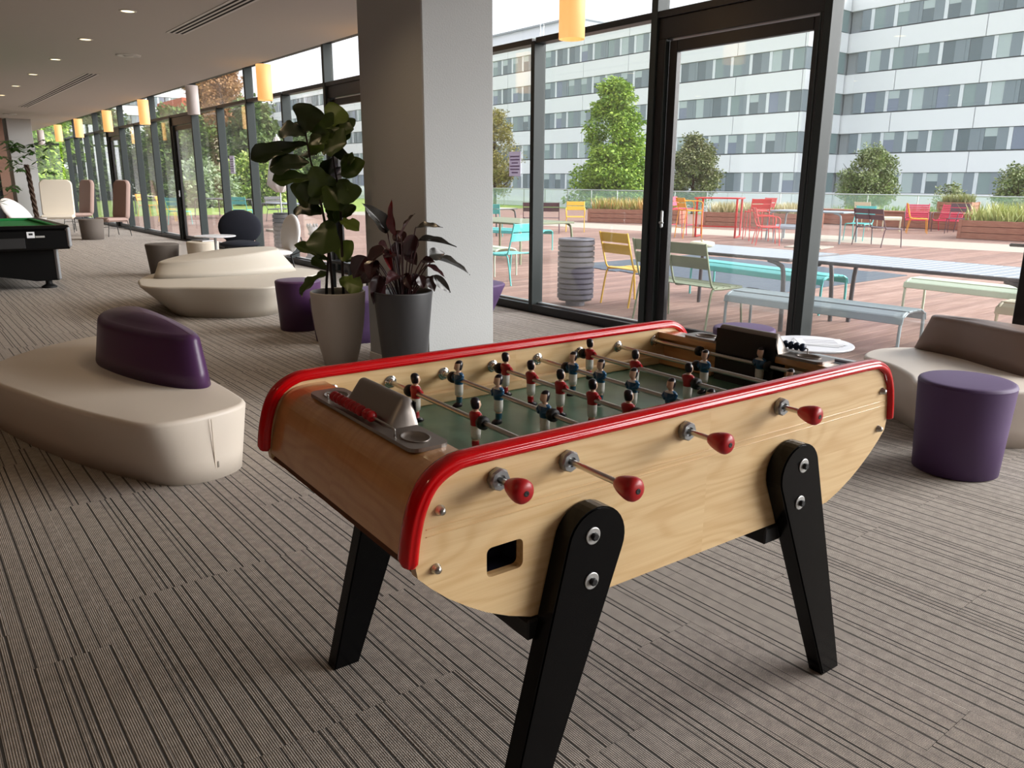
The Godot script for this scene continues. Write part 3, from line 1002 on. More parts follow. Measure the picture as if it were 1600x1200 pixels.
func rail_mesh() -> ArrayMesh:
	var pts := [Vector3(-0.186, 0.722, 0), Vector3(-0.178, 0.775, 0), Vector3(-0.163, 0.826, 0), Vector3(-0.138, 0.864, 0), Vector3(-0.100, 0.886, 0), Vector3(-0.055, 0.8925, 0), Vector3(0.1, 0.893, 0)]
	var path := []
	for p in curve3(pts, 26): path.append(p - Vector3(S0, 0, 0))
	for i in range(path.size() - 1, -1, -1): path.append(Vector3(-path[i].x, path[i].y, 0))
	# cross-section: rounded crown with a bead along the outer face, p.x outward from the edge, p.y across
	var sec := [Vector2(-0.010, -0.021), Vector2(-0.004, -0.0235), Vector2(0.001, -0.0225), Vector2(0.004, -0.0195), Vector2(0.006, -0.0205), Vector2(0.011, -0.017), Vector2(0.014, -0.008), Vector2(0.015, 0.0), Vector2(0.014, 0.008), Vector2(0.011, 0.017), Vector2(0.006, 0.0205), Vector2(0.004, 0.0195), Vector2(0.001, 0.0225), Vector2(-0.004, 0.0235), Vector2(-0.010, 0.021)]
	var rings := []
	for i in path.size():
		var d: Vector3 = (path[mini(i + 1, path.size() - 1)] - path[maxi(i - 1, 0)]).normalized()
		var nrm := Vector3(-d.y, d.x, 0)
		var ring := PackedVector3Array()
		for p in sec: ring.append(path[i] + nrm * p.x + Vector3(0, 0, p.y))
		rings.append(ring)
	# rounded ends
	for e in [[0, -1.0], [rings.size() - 1, 1.0]]:
		var r: PackedVector3Array = rings[e[0]]
		var c: Vector3 = path[e[0]]
		var c2 := r.duplicate()
		for k in r.size(): c2[k] = c + (r[k] - c) * 0.7 + Vector3(0, -0.010, 0)
		if e[1] < 0: rings.push_front(c2)
		else: rings.push_back(c2)
	var m := MB.new()
	m.loft(rings)
	return m.mesh()

func end_board_mesh() -> ArrayMesh:
	# profile of the left end in (s, y), outer skin then inner skin, swept across the table
	var outer := rounded([Vector2(-0.018, 0.872), Vector2(-0.06, 0.872), Vector2(-0.095, 0.868), Vector2(-0.126, 0.850), Vector2(-0.147, 0.815), Vector2(-0.162, 0.768), Vector2(-0.172, 0.715)], 22)
	var poly := PackedVector2Array()
	for p in outer: poly.append(p)
	poly.append(Vector2(-0.173, 0.705)); poly.append(Vector2(-0.150, 0.705))
	for p in [Vector2(-0.142, 0.765), Vector2(-0.126, 0.806), Vector2(-0.108, 0.832), Vector2(-0.085, 0.848), Vector2(-0.05, 0.852), Vector2(-0.018, 0.852)]: poly.append(p)
	var m := MB.new()
	m.prism(poly, -0.371, 0.371, false)
	return m.mesh()

func figure_mesh(shirt: Color, sock: Color) -> ArrayMesh:
	var skin := Color(0.72, 0.48, 0.34)
	var white := Color(0.80, 0.78, 0.72)
	var hair := Color(0.008, 0.007, 0.008)
	# [y, half across, half along, shift along, colour]; the front of the man points to +x
	var R := [
		[-0.0790, 0.0085, 0.0140, 0.006, hair], [-0.0770, 0.0105, 0.0170, 0.006, hair], [-0.0710, 0.0100, 0.0150, 0.005, hair], [-0.0665, 0.0085, 0.0100, 0.001, hair],
		[-0.0660, 0.0080, 0.0090, 0.000, sock], [-0.0560, 0.0088, 0.0092, -0.001, sock], [-0.0500, 0.0085, 0.0088, -0.001, sock],
		[-0.0495, 0.0082, 0.0086, -0.001, skin], [-0.0450, 0.0092, 0.0092, 0.000, skin],
		[-0.0445, 0.0118, 0.0112, 0.000, white], [-0.0300, 0.0132, 0.0120, 0.000, white], [-0.0130, 0.0135, 0.0118, 0.000, white],
		[-0.0125, 0.0138, 0.0120, 0.000, shirt], [0.0000, 0.0165, 0.0132, 0.001, shirt], [0.0100, 0.0205, 0.0128, 0.000, shirt], [0.0160, 0.0205, 0.0110, 0.000, shirt], [0.0205, 0.0130, 0.0085, 0.000, shirt],
		[0.0208, 0.0066, 0.0066, 0.000, skin], [0.0245, 0.0060, 0.0062, 0.001, skin], [0.0275, 0.0085, 0.0095, 0.001, skin], [0.0330, 0.0105, 0.0118, 0.001, skin], [0.0400, 0.0112, 0.0124, 0.000, skin], [0.0470, 0.0104, 0.0116, -0.001, skin], [0.0525, 0.0070, 0.0080, -0.002, hair], [0.0545, 0.0020, 0.0025, -0.002, hair]]
	var n := 14
	var m := MB.new()
	m.use_col = true
	for i in R.size() - 1:
		for k in n:
			var P := []
			var C := []
			for o in [[i, k], [i + 1, k], [i + 1, k + 1], [i, k + 1]]:
				var r: Array = R[o[0]]
				var a: float = TAU * o[1] / n
				var nose := 0.0
				if o[0] == 20 and o[1] % n == 0: nose = 0.0035
				P.append(Vector3(r[3] + cos(a) * r[2] + nose, r[0], sin(a) * r[1]))
			var c: Color = R[i + 1][4] if R[i][4] == R[i + 1][4] else R[i][4]
			var am := TAU * (k + 0.5) / n
			if i >= 19 and (cos(am) < 0.25 or i >= 22): c = hair
			if i == 15 and cos(am) > 0.6 or i == 16 and cos(am) > 0.75: c = white
			m.col = c
			m.sg(1)
			m.q(P[0], P[1], P[2], P[3])
	var last := PackedVector3Array()
	var first := PackedVector3Array()
	for k in n:
		first.append(Vector3(R[0][3] + cos(TAU * k / n) * R[0][2], R[0][0], sin(TAU * k / n) * R[0][1]))
		last.append(Vector3(R[-1][3] + cos(TAU * k / n) * R[-1][2], R[-1][0], sin(TAU * k / n) * R[-1][1]))
	m.col = hair
	m.fan(first, true)
	m.fan(last, false)
	# folded arms across the chest
	m.col = shirt
	for s in [-1.0, 1.0]:
		m.tube([Vector3(0.000, 0.013, s * 0.017), Vector3(0.007, 0.004, s * 0.019), Vector3(0.0125, 0.000, s * 0.008)], [0.0062, 0.0056, 0.0045], 7)
	return m.mesh()

func leg_poly(foot0: float, foot1: float, top_c: float) -> PackedVector2Array:
	# straight tapering leg with a semicircular head
	var P := PackedVector2Array([Vector2(foot0, 0.0), Vector2(foot1, 0.0)])
	for k in 32:
		var a := TAU * k / 32.0
		P.append(Vector2(top_c + cos(a) * 0.078, 0.668 + sin(a) * 0.078))
	var hull := Geometry2D.convex_hull(P)
	hull.remove_at(hull.size() - 1)
	return hull

func build_football_table() -> void:
	var ang := 0.0404
	var e1 := Vector3(cos(ang), 0, sin(ang))
	var e2 := Vector3(sin(ang), 0, -cos(ang))
	var o := thing("football_table", "beech wood table football table with red rails and black legs", "football table", Vector3(0.8278, 0, -1.1040) + e1 * S0 + e2 * W0, -ang)
	# long sides
	var near := part(o, "side_panel", side_mesh(-0.011, 0.011, true), M.beech, Vector3(0, 0, W0 - 0.011))
	part(o, "side_panel", side_mesh(-0.011, 0.011, false), M.beech, Vector3(0, 0, W0 - 0.774))
	# fine double bead along the outside
	for y in [0.777, 0.7625]:
		bx(o, "bead_strip", Vector3(0, y, W0 + 0.0008), Vector3(1.502, 0.0022, 0.003), M.beech, 0.0008)
		bx(o, "bead_strip", Vector3(0, y, W0 - 0.7858), Vector3(1.502, 0.0022, 0.003), M.beech, 0.0008)
	var rail := rail_mesh()
	for w in [0.009, 0.776]:
		part(o, "rail", rail, M.red_rail, Vector3(0, 0, W0 - w)).set_meta("label", "glossy red edge rail")
	# ends
	var eb := end_board_mesh()
	part(o, "end_board", eb, M.beech_lacquered, Vector3(-S0, 0, 0))
	part(o, "end_board", eb, M.beech_lacquered, Vector3(S0, 0, 0), Vector3(0, PI, 0))
	# bottom follows the curved belly
	var bp := PackedVector2Array()
	var out := side_outline()
	var under := []
	for i in range(0, 8): under.append(out[i])
	under.reverse()
	var low := PackedVector2Array()
	for p in under: low.append(p)
	for i in range(under.size() - 1, -1, -1): low.append(Vector2(-under[i].x, under[i].y))
	var bm := MB.new()
	for i in low.size() - 1:
		var a := low[i]; var b := low[i + 1]
		var nrm := Vector2(-(b - a).y, (b - a).x).normalized() * 0.012
		var pl := PackedVector2Array([a + nrm * 0.2, b + nrm * 0.2, b + nrm, a + nrm])
		bm.prism(pl, -0.371, 0.371)
	part(o, "bottom_board", bm.mesh(), M.board_underside)
	# playing field and inner walls
	bx(o, "field", tf(0.612, 0.752, 0.3925), Vector3(1.27, 0.012, 0.742), M.field_green)
	for w in [0.0285, 0.7565]:
		var pr := MB.new()
		pr.box(Vector3(), Vector3(1.262, 0.034, 0.013), 0.004)
		part(o, "field_edge", pr.mesh(), M.beech, tf(0.612, 0.775, w))
	for e in [[-0.0235, 1.0], [1.2505, -1.0]]:
		for w in [0.144, 0.641]:
			bx(o, "end_wall", tf(e[0], 0.806, w), Vector3(0.012, 0.094, 0.242), M.beech_lacquered)
			bx(o, "corner_ledge", tf(e[0] + e[1] * 0.022, 0.772, w), Vector3(0.034, 0.026, 0.242), M.beech_lacquered, 0.006)
		bx(o, "goal_back", tf(e[0] - e[1] * 0.055, 0.80, 0.3925), Vector3(0.01, 0.09, 0.26), M.black_matt)
	# goal hoods: alloy plates with ash trays, bead counters and a raised hood
	score_plate(o, true)
	score_plate(o, false)
	# ball return slot lining
	var sb := MB.new()
	sb.box(Vector3(0, 0, -0.05), Vector3(0.096, 0.074, 0.004))
	sb.box(Vector3(0, -0.035, -0.025), Vector3(0.096, 0.004, 0.052))
	sb.box(Vector3(0, 0.035, -0.025), Vector3(0.096, 0.004, 0.052))
	for x in [-0.047, 0.047]: sb.box(Vector3(x, 0, -0.025), Vector3(0.004, 0.074, 0.052))
	part(o, "return_slot", sb.mesh(), M.slot_inside, tf(0.021, 0.672, 0.022))
	# dome-headed bolts at the ends of the sides
	var dome := MB.new()
	dome.xf = Transform3D(Basis(Vector3.RIGHT, PI / 2), Vector3())
	dome.lathe([Vector2(0.0105, 0), Vector2(0.0105, 0.002), Vector2(0.0085, 0.004), Vector2(0.0082, 0.008), Vector2(0.006, 0.0125), Vector2(0.0, 0.0145)], 16)
	var dm := dome.mesh()
	for p in [[-0.123, 0.808], [-0.134, 0.696], [1.327, 0.808], [1.332, 0.696]]:
		part(o, "dome_bolt", dm, M.steel, tf(p[0], p[1], 0.0))
		part(o, "dome_bolt", dm, M.steel, tf(p[0], p[1], 0.785), Vector3(0, PI, 0))
	# legs
	var bolt := MB.new()
	bolt.xf = Transform3D(Basis(Vector3.RIGHT, PI / 2), Vector3())
	bolt.lathe([Vector2(0.0, 0.002), Vector2(0.0075, 0.002), Vector2(0.0085, 0.002), Vector2(0.0085, 0.010), Vector2(0.007, 0.0115), Vector2(0, 0.0115)], 6, Vector3(), true)
	var bom := bolt.mesh()
	var wash := MB.new()
	wash.xf = Transform3D(Basis(Vector3.RIGHT, PI / 2), Vector3())
	wash.lathe([Vector2(0.0185, 0), Vector2(0.0185, 0.0018), Vector2(0.017, 0.0026), Vector2(0, 0.0026)], 24, Vector3(), true)
	var wam := wash.mesh()
	for l in [[-0.030, 0.048, 0.217], [1.113, 1.192, 0.900]]:
		var poly := leg_poly(l[0] - S0, l[1] - S0, l[2] - S0)
		for side in [0, 1]:
			var lm := MB.new()
			lm.prism(poly, -0.021, 0.021)
			# chamfered face plate so the edge catches light
			var inner := PackedVector2Array()
			for g in Geometry2D.offset_polygon(poly, -0.004):
				inner = g
			lm.prism(inner, -0.024, 0.024)
			var leg := part(o, "leg", lm.mesh(), M.black_lacquer, Vector3(0, 0, W0 + 0.0245 if side == 0 else W0 - 0.785 - 0.0245))
			for y in [0.688, 0.588]:
				var face := 0.0245 if side == 0 else -0.0245
				var rot := Vector3() if side == 0 else Vector3(0, PI, 0)
				part(leg, "washer", wam, M.washer, Vector3(l[2] - S0 + (0.008 if l[0] > 1.0 else -0.014), y, face), rot)
				part(leg, "hex_bolt", bom, M.black_matt, Vector3(l[2] - S0 + (0.008 if l[0] > 1.0 else -0.014), y, face), rot)
		bx(o, "cross_beam", tf(l[2] - (0.10 if l[0] < 1.0 else 0.02), 0.495, 0.3925), Vector3(0.09, 0.045, 0.80), M.black_matt, 0.004)
	build_rods(o)

func score_plate(o: Node3D, left: bool) -> void:
	# built for the left end; the right one is the same turned half round
	var holder := Node3D.new()
	holder.name = "score_plate"
	o.add_child(holder, true)
	holder.rotation.y = 0.0 if left else PI
	var off := Vector3(-S0, 0.872, 0) if left else Vector3(-S0 - 0.001, 0.872, 0)
	var m := MB.new()
	# flat tray: rounded rectangle with two oval ash trays
	var outline := PackedVector2Array()
	var x0 := -0.106; var x1 := -0.018
	for c in [[x0, -0.262, PI], [x1, -0.262, -PI / 2], [x1, 0.262, 0.0], [x0, 0.262, PI / 2]]:
		var rr := 0.022
		for k in 6:
			var a: float = c[2] + PI / 2 * k / 5.0
			outline.append(Vector2(c[0] + (rr if c[0] == x0 else -rr) + cos(a) * rr, c[1] + (rr if c[1] < 0 else -rr) + sin(a) * rr))
	var holes := []
	for z in [-0.195, 0.195]:
		var h := PackedVector2Array()
		for k in 20: h.append(Vector2(-0.062 + cos(TAU * k / 20) * 0.026, z + sin(TAU * k / 20) * 0.036))
		holes.append(h)
	m.xf = Transform3D(Basis(Vector3(1, 0, 0), Vector3(0, 0, 1), Vector3(0, -1, 0)), off)
	for half in [PackedVector2Array([Vector2(-1, -1), Vector2(-0.062, -1), Vector2(-0.062, 1), Vector2(-1, 1)]), PackedVector2Array([Vector2(1, -1), Vector2(-0.062, -1), Vector2(-0.062, 1), Vector2(1, 1)])]:
		for pc in Geometry2D.intersect_polygons(outline, half):
			var rem := [pc]
			for h in holes:
				var nxt := []
				for g in rem:
					for q2 in Geometry2D.clip_polygons(g, h): nxt.append(q2)
				rem = nxt
			for g in rem: m.prism(g, -0.008, 0.0)
	m.xf = Transform3D(Basis(), off)
	for z in [-0.195, 0.195]:
		# shallow bowl and raised rim
		var rings := []
		for d in [[1.0, 0.006], [1.10, 0.0095], [1.03, 0.0105], [0.96, 0.008], [0.84, 0.003], [0.6, 0.0012], [0.05, 0.001]]:
			var r := PackedVector3Array()
			for k in 20: r.append(Vector3(-0.062 + cos(TAU * k / 20) * 0.026 * d[0], d[1] + 0.0, z + sin(TAU * k / 20) * 0.036 * d[0]))
			rings.append(r)
		m.loft(rings, false, true)
	part(holder, "tray", m.mesh(), M.cast_alloy)
	# raised hood over the goal: curved sheet rising towards the pitch
	var hood := MB.new()
	hood.xf = Transform3D(Basis(), off)
	var prof := rounded([Vector2(-0.088, 0.004), Vector2(-0.080, 0.010), Vector2(-0.066, 0.030), Vector2(-0.050, 0.052), Vector2(-0.040, 0.064), Vector2(-0.030, 0.066), Vector2(-0.022, 0.062), Vector2(-0.018, 0.050)], 20)
	var rings2 := []
	for zz in 25:
		var t := -1.0 + 2.0 * zz / 24.0
		var z := t * 0.124
		var e: float = clampf((1.0 - absf(t)) / 0.16, 0.0, 1.0)
		e = e * e * (3.0 - 2.0 * e)
		var r := PackedVector3Array()
		for p in prof: r.append(Vector3(p.x, 0.0045 + (p.y - 0.0045) * e, z))
		for i in range(prof.size() - 1, -1, -1): r.append(Vector3(prof[i].x + 0.003, 0.0035 + (prof[i].y - 0.0065) * e, z))
		rings2.append(r)
	hood.loft(rings2, true, true)
	part(holder, "hood", hood.mesh(), M.cast_alloy)
	var bk := MB.new()
	bk.xf = Transform3D(Basis(), off)
	bk.box(Vector3(-0.0145, -0.030, 0), Vector3(0.004, 0.170, 0.226), 0.0015)
	part(holder, "hood_back", bk.mesh(), M.bumper_black).set_meta("label", "black back plate facing the pitch")
	# wire and counting beads
	var wr := MB.new()
	wr.xf = Transform3D(Basis(), off)
	wr.tube(curve3([Vector3(-0.094, 0.004, -0.168), Vector3(-0.094, 0.018, -0.168), Vector3(-0.094, 0.024, -0.158), Vector3(-0.094, 0.025, -0.05), Vector3(-0.094, 0.025, 0.05), Vector3(-0.094, 0.024, 0.158), Vector3(-0.094, 0.018, 0.168), Vector3(-0.094, 0.004, 0.168)], 28), 0.0022, 6)
	part(holder, "bead_wire", wr.mesh(), M.steel)
	var bead := MB.new()
	bead.sphere(Vector3(), Vector3(0.0125, 0.0125, 0.0098), 14, 9)
	var bd := bead.mesh()
	for i in 10:
		var z := -0.128 + 0.0200 * i if left else -0.150 + 0.0200 * i
		if left and i > 7: z += 0.012
		part(holder, "counting_bead", bd, M.red_handle if left else M.blue_handle, off + Vector3(-0.094, 0.025, z))

func build_rods(o: Node3D) -> void:
	var red := figure_mesh(Color(0.40, 0.012, 0.018), Color(0.36, 0.012, 0.018))
	var blue := figure_mesh(Color(0.012, 0.085, 0.18), Color(0.010, 0.08, 0.12))
	var men := [[0.40], [0.332, 0.619], [0.289, 0.485, 0.68], [0.181, 0.311, 0.440, 0.571, 0.695], [0.075, 0.203, 0.339, 0.470, 0.591], [0.298, 0.507, 0.712], [0.093, 0.387], [0.317]]
	var is_red := [true, true, false, true, false, true, false, false]
	var knob := [-0.066, -0.172, 0.0, -0.099, 0.0, -0.085, 0.0, 0.0]
	var handle := MB.new()
	handle.xf = Transform3D(Basis(Vector3.RIGHT, PI / 2).scaled(Vector3.ONE * 0.87), Vector3())
	handle.lathe([Vector2(0.0, -0.031), Vector2(0.010, -0.031), Vector2(0.0135, -0.028), Vector2(0.0185, -0.018), Vector2(0.0232, -0.004), Vector2(0.0262, 0.009), Vector2(0.0270, 0.017), Vector2(0.0258, 0.024), Vector2(0.0215, 0.0295), Vector2(0.0140, 0.0325), Vector2(0.0060, 0.0335), Vector2(0.0, 0.0336)], 28)
	var hm := handle.mesh()
	var screw := MB.new()
	screw.xf = Transform3D(Basis(Vector3.RIGHT, PI / 2), Vector3())
	screw.lathe([Vector2(0.0055, 0), Vector2(0.0055, 0.0012), Vector2(0.003, 0.0014), Vector2(0, 0.0006)], 14, Vector3(), true)
	var scm := screw.mesh()
	var nut := MB.new()
	nut.xf = Transform3D(Basis(Vector3.RIGHT, PI / 2).scaled(Vector3.ONE * 0.92), Vector3())
	nut.lathe([Vector2(0.0235, 0), Vector2(0.0245, 0.002), Vector2(0.0245, 0.013), Vector2(0.0215, 0.018), Vector2(0.012, 0.018), Vector2(0.011, 0.013), Vector2(0.0, 0.013)], 8, Vector3(), true)
	var nm := nut.mesh()
	var flange := MB.new()
	flange.xf = Transform3D(Basis(Vector3.RIGHT, PI / 2).scaled(Vector3(0.85, 0.85, 0.7)), Vector3())
	flange.lathe([Vector2(0.0215, 0), Vector2(0.0215, 0.003), Vector2(0.0175, 0.006), Vector2(0.0145, 0.006), Vector2(0.0140, 0.012), Vector2(0.0105, 0.014), Vector2(0.0098, 0.022), Vector2(0.0, 0.022)], 24, Vector3(), true)
	var flm := flange.mesh()
	var stop := MB.new()
	stop.xf = Transform3D(Basis(Vector3.RIGHT, PI / 2), Vector3())
	stop.lathe([Vector2(0.008, -0.009), Vector2(0.0155, -0.008), Vector2(0.0165, 0.0), Vector2(0.0155, 0.008), Vector2(0.008, 0.009)], 18)
	var stm := stop.mesh()
	for i in 8:
		var s := ROD_STEP * i
		var w0 := 0.03
		var w1 := 0.758
		if is_red[i]: w0 = knob[i] + 0.02
		else: w1 = 0.88
		var rm := MB.new()
		rm.tube([Vector3(0, 0, -w0), Vector3(0, 0, -w1)], 0.0064, 14)
		var rod := part(o, "rod", rm.mesh(), M.steel, tf(s, ROD_Y, 0.0))
		for k in men[i].size():
			var w: float = men[i][k]
			var f := part(rod, "player_figure", red if is_red[i] else blue, M.figure_paint, Vector3(0, 0, -w), Vector3(0, 0.0 if is_red[i] else PI, 0))
			f.set_meta("label", "player in red shirt and white shorts" if is_red[i] else "player in blue shirt and white shorts")
		if is_red[i]:
			var h := part(rod, "handle", hm, M.red_handle, Vector3(0, 0, -knob[i]))
			h.set_meta("label", "red egg-shaped handle")
			part(rod, "handle_screw", scm, M.black_matt, Vector3(0, 0, -knob[i] + 0.0288))
			part(o, "hex_bearing", nm, M.nut_grey, tf(s, ROD_Y, 0.0))
		else:
			part(rod, "handle", hm, M.blue_handle, Vector3(0, 0, -0.895), Vector3(0, PI, 0))
			part(o, "hex_bearing", nm, M.nut_grey, tf(s, ROD_Y, 0.785), Vector3(0, PI, 0))
		part(o, "bearing_flange", flm, M.chrome, tf(s, ROD_Y, 0.763))
		part(o, "bearing_flange", flm, M.chrome, tf(s, ROD_Y, 0.022), Vector3(0, PI, 0))
		# rubber stops beside the outermost men
		var first: float = men[i][0]
		var last: float = men[i][-1]
		part(rod, "rubber_stop", stm, M.black_matt, Vector3(0, 0, -(first - 0.030)))
		part(rod, "rubber_stop", stm, M.black_matt, Vector3(0, 0, -(last + (0.030 if i != 7 else 0.24))))


# ------------------------------------------------------------------ lounge seats
func outline(a: Array) -> Array:
	var out := []
	for i in range(0, a.size(), 2): out.append(Vector2(a[i], a[i + 1]))
	return out

func ottoman(at: Vector3, r0: float, r1: float, h: float, m: Material, label: String, called := "ottoman", group := "") -> Node3D:
	var t := thing(called, label, "ottoman", at, 0.0, group)
	var b := MB.new()
	var k := 0.018
	b.lathe([Vector2(0.0, 0.0), Vector2(r0 - 0.012, 0.0), Vector2(r0, 0.006), Vector2(lerpf(r0, r1, 0.5), h * 0.5), Vector2(r1, h - k)], 40)
	part(t, "body", b.mesh(), m)
	var c := MB.new()
	c.lathe([Vector2(r1, h - k), Vector2(r1 - 0.004, h - k * 0.4), Vector2(r1 - 0.014, h - 0.002), Vector2(r1 - 0.03, h), Vector2(r1 * 0.5, h + 0.003), Vector2(0.0, h + 0.004)], 40)
	part(t, "top", c.mesh(), m)
	var p := MB.new()
	var ring := []
	for i in 41: ring.append(Vector3(cos(TAU * i / 40) * (r1 - 0.001), h - k, sin(TAU * i / 40) * (r1 - 0.001)))
	p.tube(ring, 0.0022, 5, false)
	part(t, "piping", p.mesh(), m)
	return t

func build_lounge() -> void:
	# cream island seat with purple back, left foreground
	var a := thing("island_sofa", "cream leather island sofa with purple backrest in left foreground", "sofa")
	part(a, "seat", blob(outline([0.86, -3.66, 0.72, -3.90, 0.57, -4.26, 0.455, -4.63, 0.365, -5.0, 0.34, -5.25, 0.48, -5.54, 0.74, -5.76, 1.02, -5.90, 1.22, -5.76, 1.24, -5.2, 1.225, -4.5, 1.24, -3.95, 1.205, -3.71, 1.04, -3.615]), outline([0.785, -3.60, 0.66, -3.83, 0.535, -4.15, 0.43, -4.50, 0.335, -4.85, 0.29, -5.15, 0.42, -5.49, 0.69, -5.80, 1.04, -5.99, 1.29, -5.84, 1.30, -5.3, 1.265, -4.55, 1.275, -3.95, 1.24, -3.70, 1.02, -3.595]), 0.0, 0.33, 0.022, 0.012), M.cream_leather)
	part(a, "backrest", blob(outline([0.84, -4.98, 0.86, -4.72, 0.93, -4.42, 1.03, -4.18, 1.12, -4.075, 1.20, -4.09, 1.245, -4.28, 1.26, -4.85, 1.22, -5.38, 1.05, -5.46, 0.90, -5.26]), outline([0.875, -4.96, 0.90, -4.73, 0.965, -4.46, 1.05, -4.24, 1.125, -4.145, 1.19, -4.16, 1.225, -4.33, 1.235, -4.85, 1.19, -5.32, 1.05, -5.40, 0.92, -5.22]), 0.335, 0.605, 0.045, 0.05), M.purple_leather).set_meta("label", "dark purple leather backrest")
	var sm := MB.new()
	sm.tube([Vector3(1.045, 0.308, -3.588), Vector3(1.05, 0.15, -3.605), Vector3(1.055, 0.01, -3.622)], 0.0022, 5)
	part(a, "seam", sm.mesh(), M.seam)
	bx(a, "fabric_tag", Vector3(1.068, 0.075, -3.616), Vector3(0.006, 0.03, 0.003), M.tag_grey)
	# all-cream island seat behind
	var b := thing("island_sofa", "all cream island sofa beyond the purple-backed one", "sofa")
	part(b, "seat", blob(outline([2.30, -8.85, 2.26, -8.60, 2.32, -8.38, 2.46, -8.22, 2.70, -8.02, 2.95, -7.98, 3.20, -8.14, 3.48, -8.42, 3.75, -8.72, 3.85, -9.15, 3.55, -9.55, 3.0, -9.75, 2.55, -9.6, 2.35, -9.2]), outline([1.98, -8.85, 1.95, -8.62, 2.04, -8.42, 2.28, -8.24, 2.64, -7.94, 2.98, -7.80, 3.24, -7.98, 3.55, -8.32, 3.92, -8.66, 4.02, -9.1, 3.7, -9.6, 3.0, -9.9, 2.4, -9.75, 2.08, -9.25]), 0.0, 0.33, 0.022, 0.01), M.cream_fabric)
	part(b, "backrest", blob(outline([2.20, -9.16, 2.50, -8.92, 3.0, -8.82, 3.45, -8.86, 3.78, -9.02, 3.72, -9.42, 3.2, -9.66, 2.6, -9.6]), outline([2.28, -9.24, 2.56, -9.05, 3.02, -8.98, 3.42, -9.02, 3.64, -9.16, 3.6, -9.42, 3.15, -9.58, 2.62, -9.52]), 0.335, 0.58, 0.03, 0.02, 72, [0.50, 0.52, 0.55, 0.58, 0.585, 0.60, 0.58, 0.54]), M.cream_fabric)
	# cream seat with taupe back at the right edge
	var c := thing("island_sofa", "cream sofa with taupe brown backrest at right edge of picture", "sofa")
	part(c, "seat", blob(outline([4.68, -2.30, 4.60, -2.12, 4.48, -1.96, 4.38, -1.80, 4.45, -1.62, 4.7, -1.42, 5.0, -1.3, 5.2, -1.5, 5.24, -2.0, 5.15, -2.3, 4.95, -2.38]), outline([4.72, -2.44, 4.62, -2.22, 4.46, -2.03, 4.28, -1.88, 4.36, -1.66, 4.66, -1.40, 5.02, -1.22, 5.28, -1.45, 5.32, -2.0, 5.24, -2.36, 5.0, -2.50]), 0.0, 0.33, 0.022, 0.01), M.cream_leather)
	part(c, "backrest", blob(outline([5.17, -2.32, 5.10, -2.06, 4.94, -1.76, 4.86, -1.52, 4.98, -1.42, 5.16, -1.46, 5.25, -1.7, 5.28, -2.1, 5.24, -2.34]), outline([5.10, -2.22, 5.06, -2.02, 4.97, -1.80, 4.92, -1.62, 5.02, -1.54, 5.14, -1.58, 5.20, -1.78, 5.22, -2.05, 5.18, -2.24]), 0.335, 0.575, 0.028, 0.01), M.taupe_leather).set_meta("label", "taupe brown leather backrest")
	# low purple sofa behind the column
	var d := thing("island_sofa", "low purple sofa mostly hidden behind the white column", "sofa")
	part(d, "seat", blob(outline([2.84, -6.42, 2.92, -6.22, 3.2, -6.08, 3.8, -6.12, 4.4, -6.25, 4.70, -6.40, 4.66, -6.75, 4.2, -6.95, 3.5, -6.85, 3.0, -6.62]), outline([2.80, -6.44, 2.88, -6.19, 3.2, -6.02, 3.8, -6.05, 4.5, -6.18, 4.88, -6.36, 4.84, -6.8, 4.3, -7.05, 3.5, -6.92, 2.98, -6.66]), 0.0, 0.38, 0.022, 0.01), M.purple_fabric)

	ottoman(Vector3(4.02, 0, -1.55), 0.192, 0.215, 0.46, M.purple_fabric, "purple round ottoman in front of the taupe-backed sofa")
	ottoman(Vector3(4.62, 0, -3.27), 0.20, 0.212, 0.40, M.purple_fabric, "purple ottoman by the glass door behind football table")
	ottoman(Vector3(2.98, 0, -7.10), 0.185, 0.212, 0.47, M.purple_leather, "dark purple ottoman between cream sofa and grey plant pot")
	ottoman(Vector3(3.16, 0, -12.45), 0.19, 0.235, 0.46, M.grey_fabric, "dark grey tapered stool left of the cream sofa")
	var bs := ottoman(Vector3(3.62, 0, -12.03), 0.205, 0.225, 0.50, M.beige_fabric, "beige tapered stool behind the cream sofa with magazine")
	bs.set_meta("category", "stool")
	var mg := thing("magazine", "thin dark magazine lying on the beige stool", "magazine", Vector3(3.63, 0.505, -12.03), 0.3)
	bx(mg, "pages", Vector3(0, 0.006, 0), Vector3(0.2, 0.012, 0.27), M.paper)
	bx(mg, "cover", Vector3(0, 0.0135, 0), Vector3(0.205, 0.002, 0.275), M.paint_charcoal)

	round_table("low_table", "low round white table with papers beside the purple ottoman", Vector3(4.66, 0, -2.78), 0.27, 0.36)
	var pp := thing("papers", "printed white sheets lying on low round table", "papers", Vector3(4.69, 0.361, -2.76), 0.5)
	for i in 3:
		var sh := bx(pp, "sheet", Vector3(0.02 * i, 0.001 + 0.0016 * i, 0.012 * i), Vector3(0.21, 0.0012, 0.297), M.paper)
		sh.rotation.y = 0.12 * i
		if i == 2:
			for k in 5:
				bx(sh, "text_line", Vector3(-0.06 + 0.03 * k, 0.0009, 0), Vector3(0.006, 0.0006, 0.2), M.print_grey)

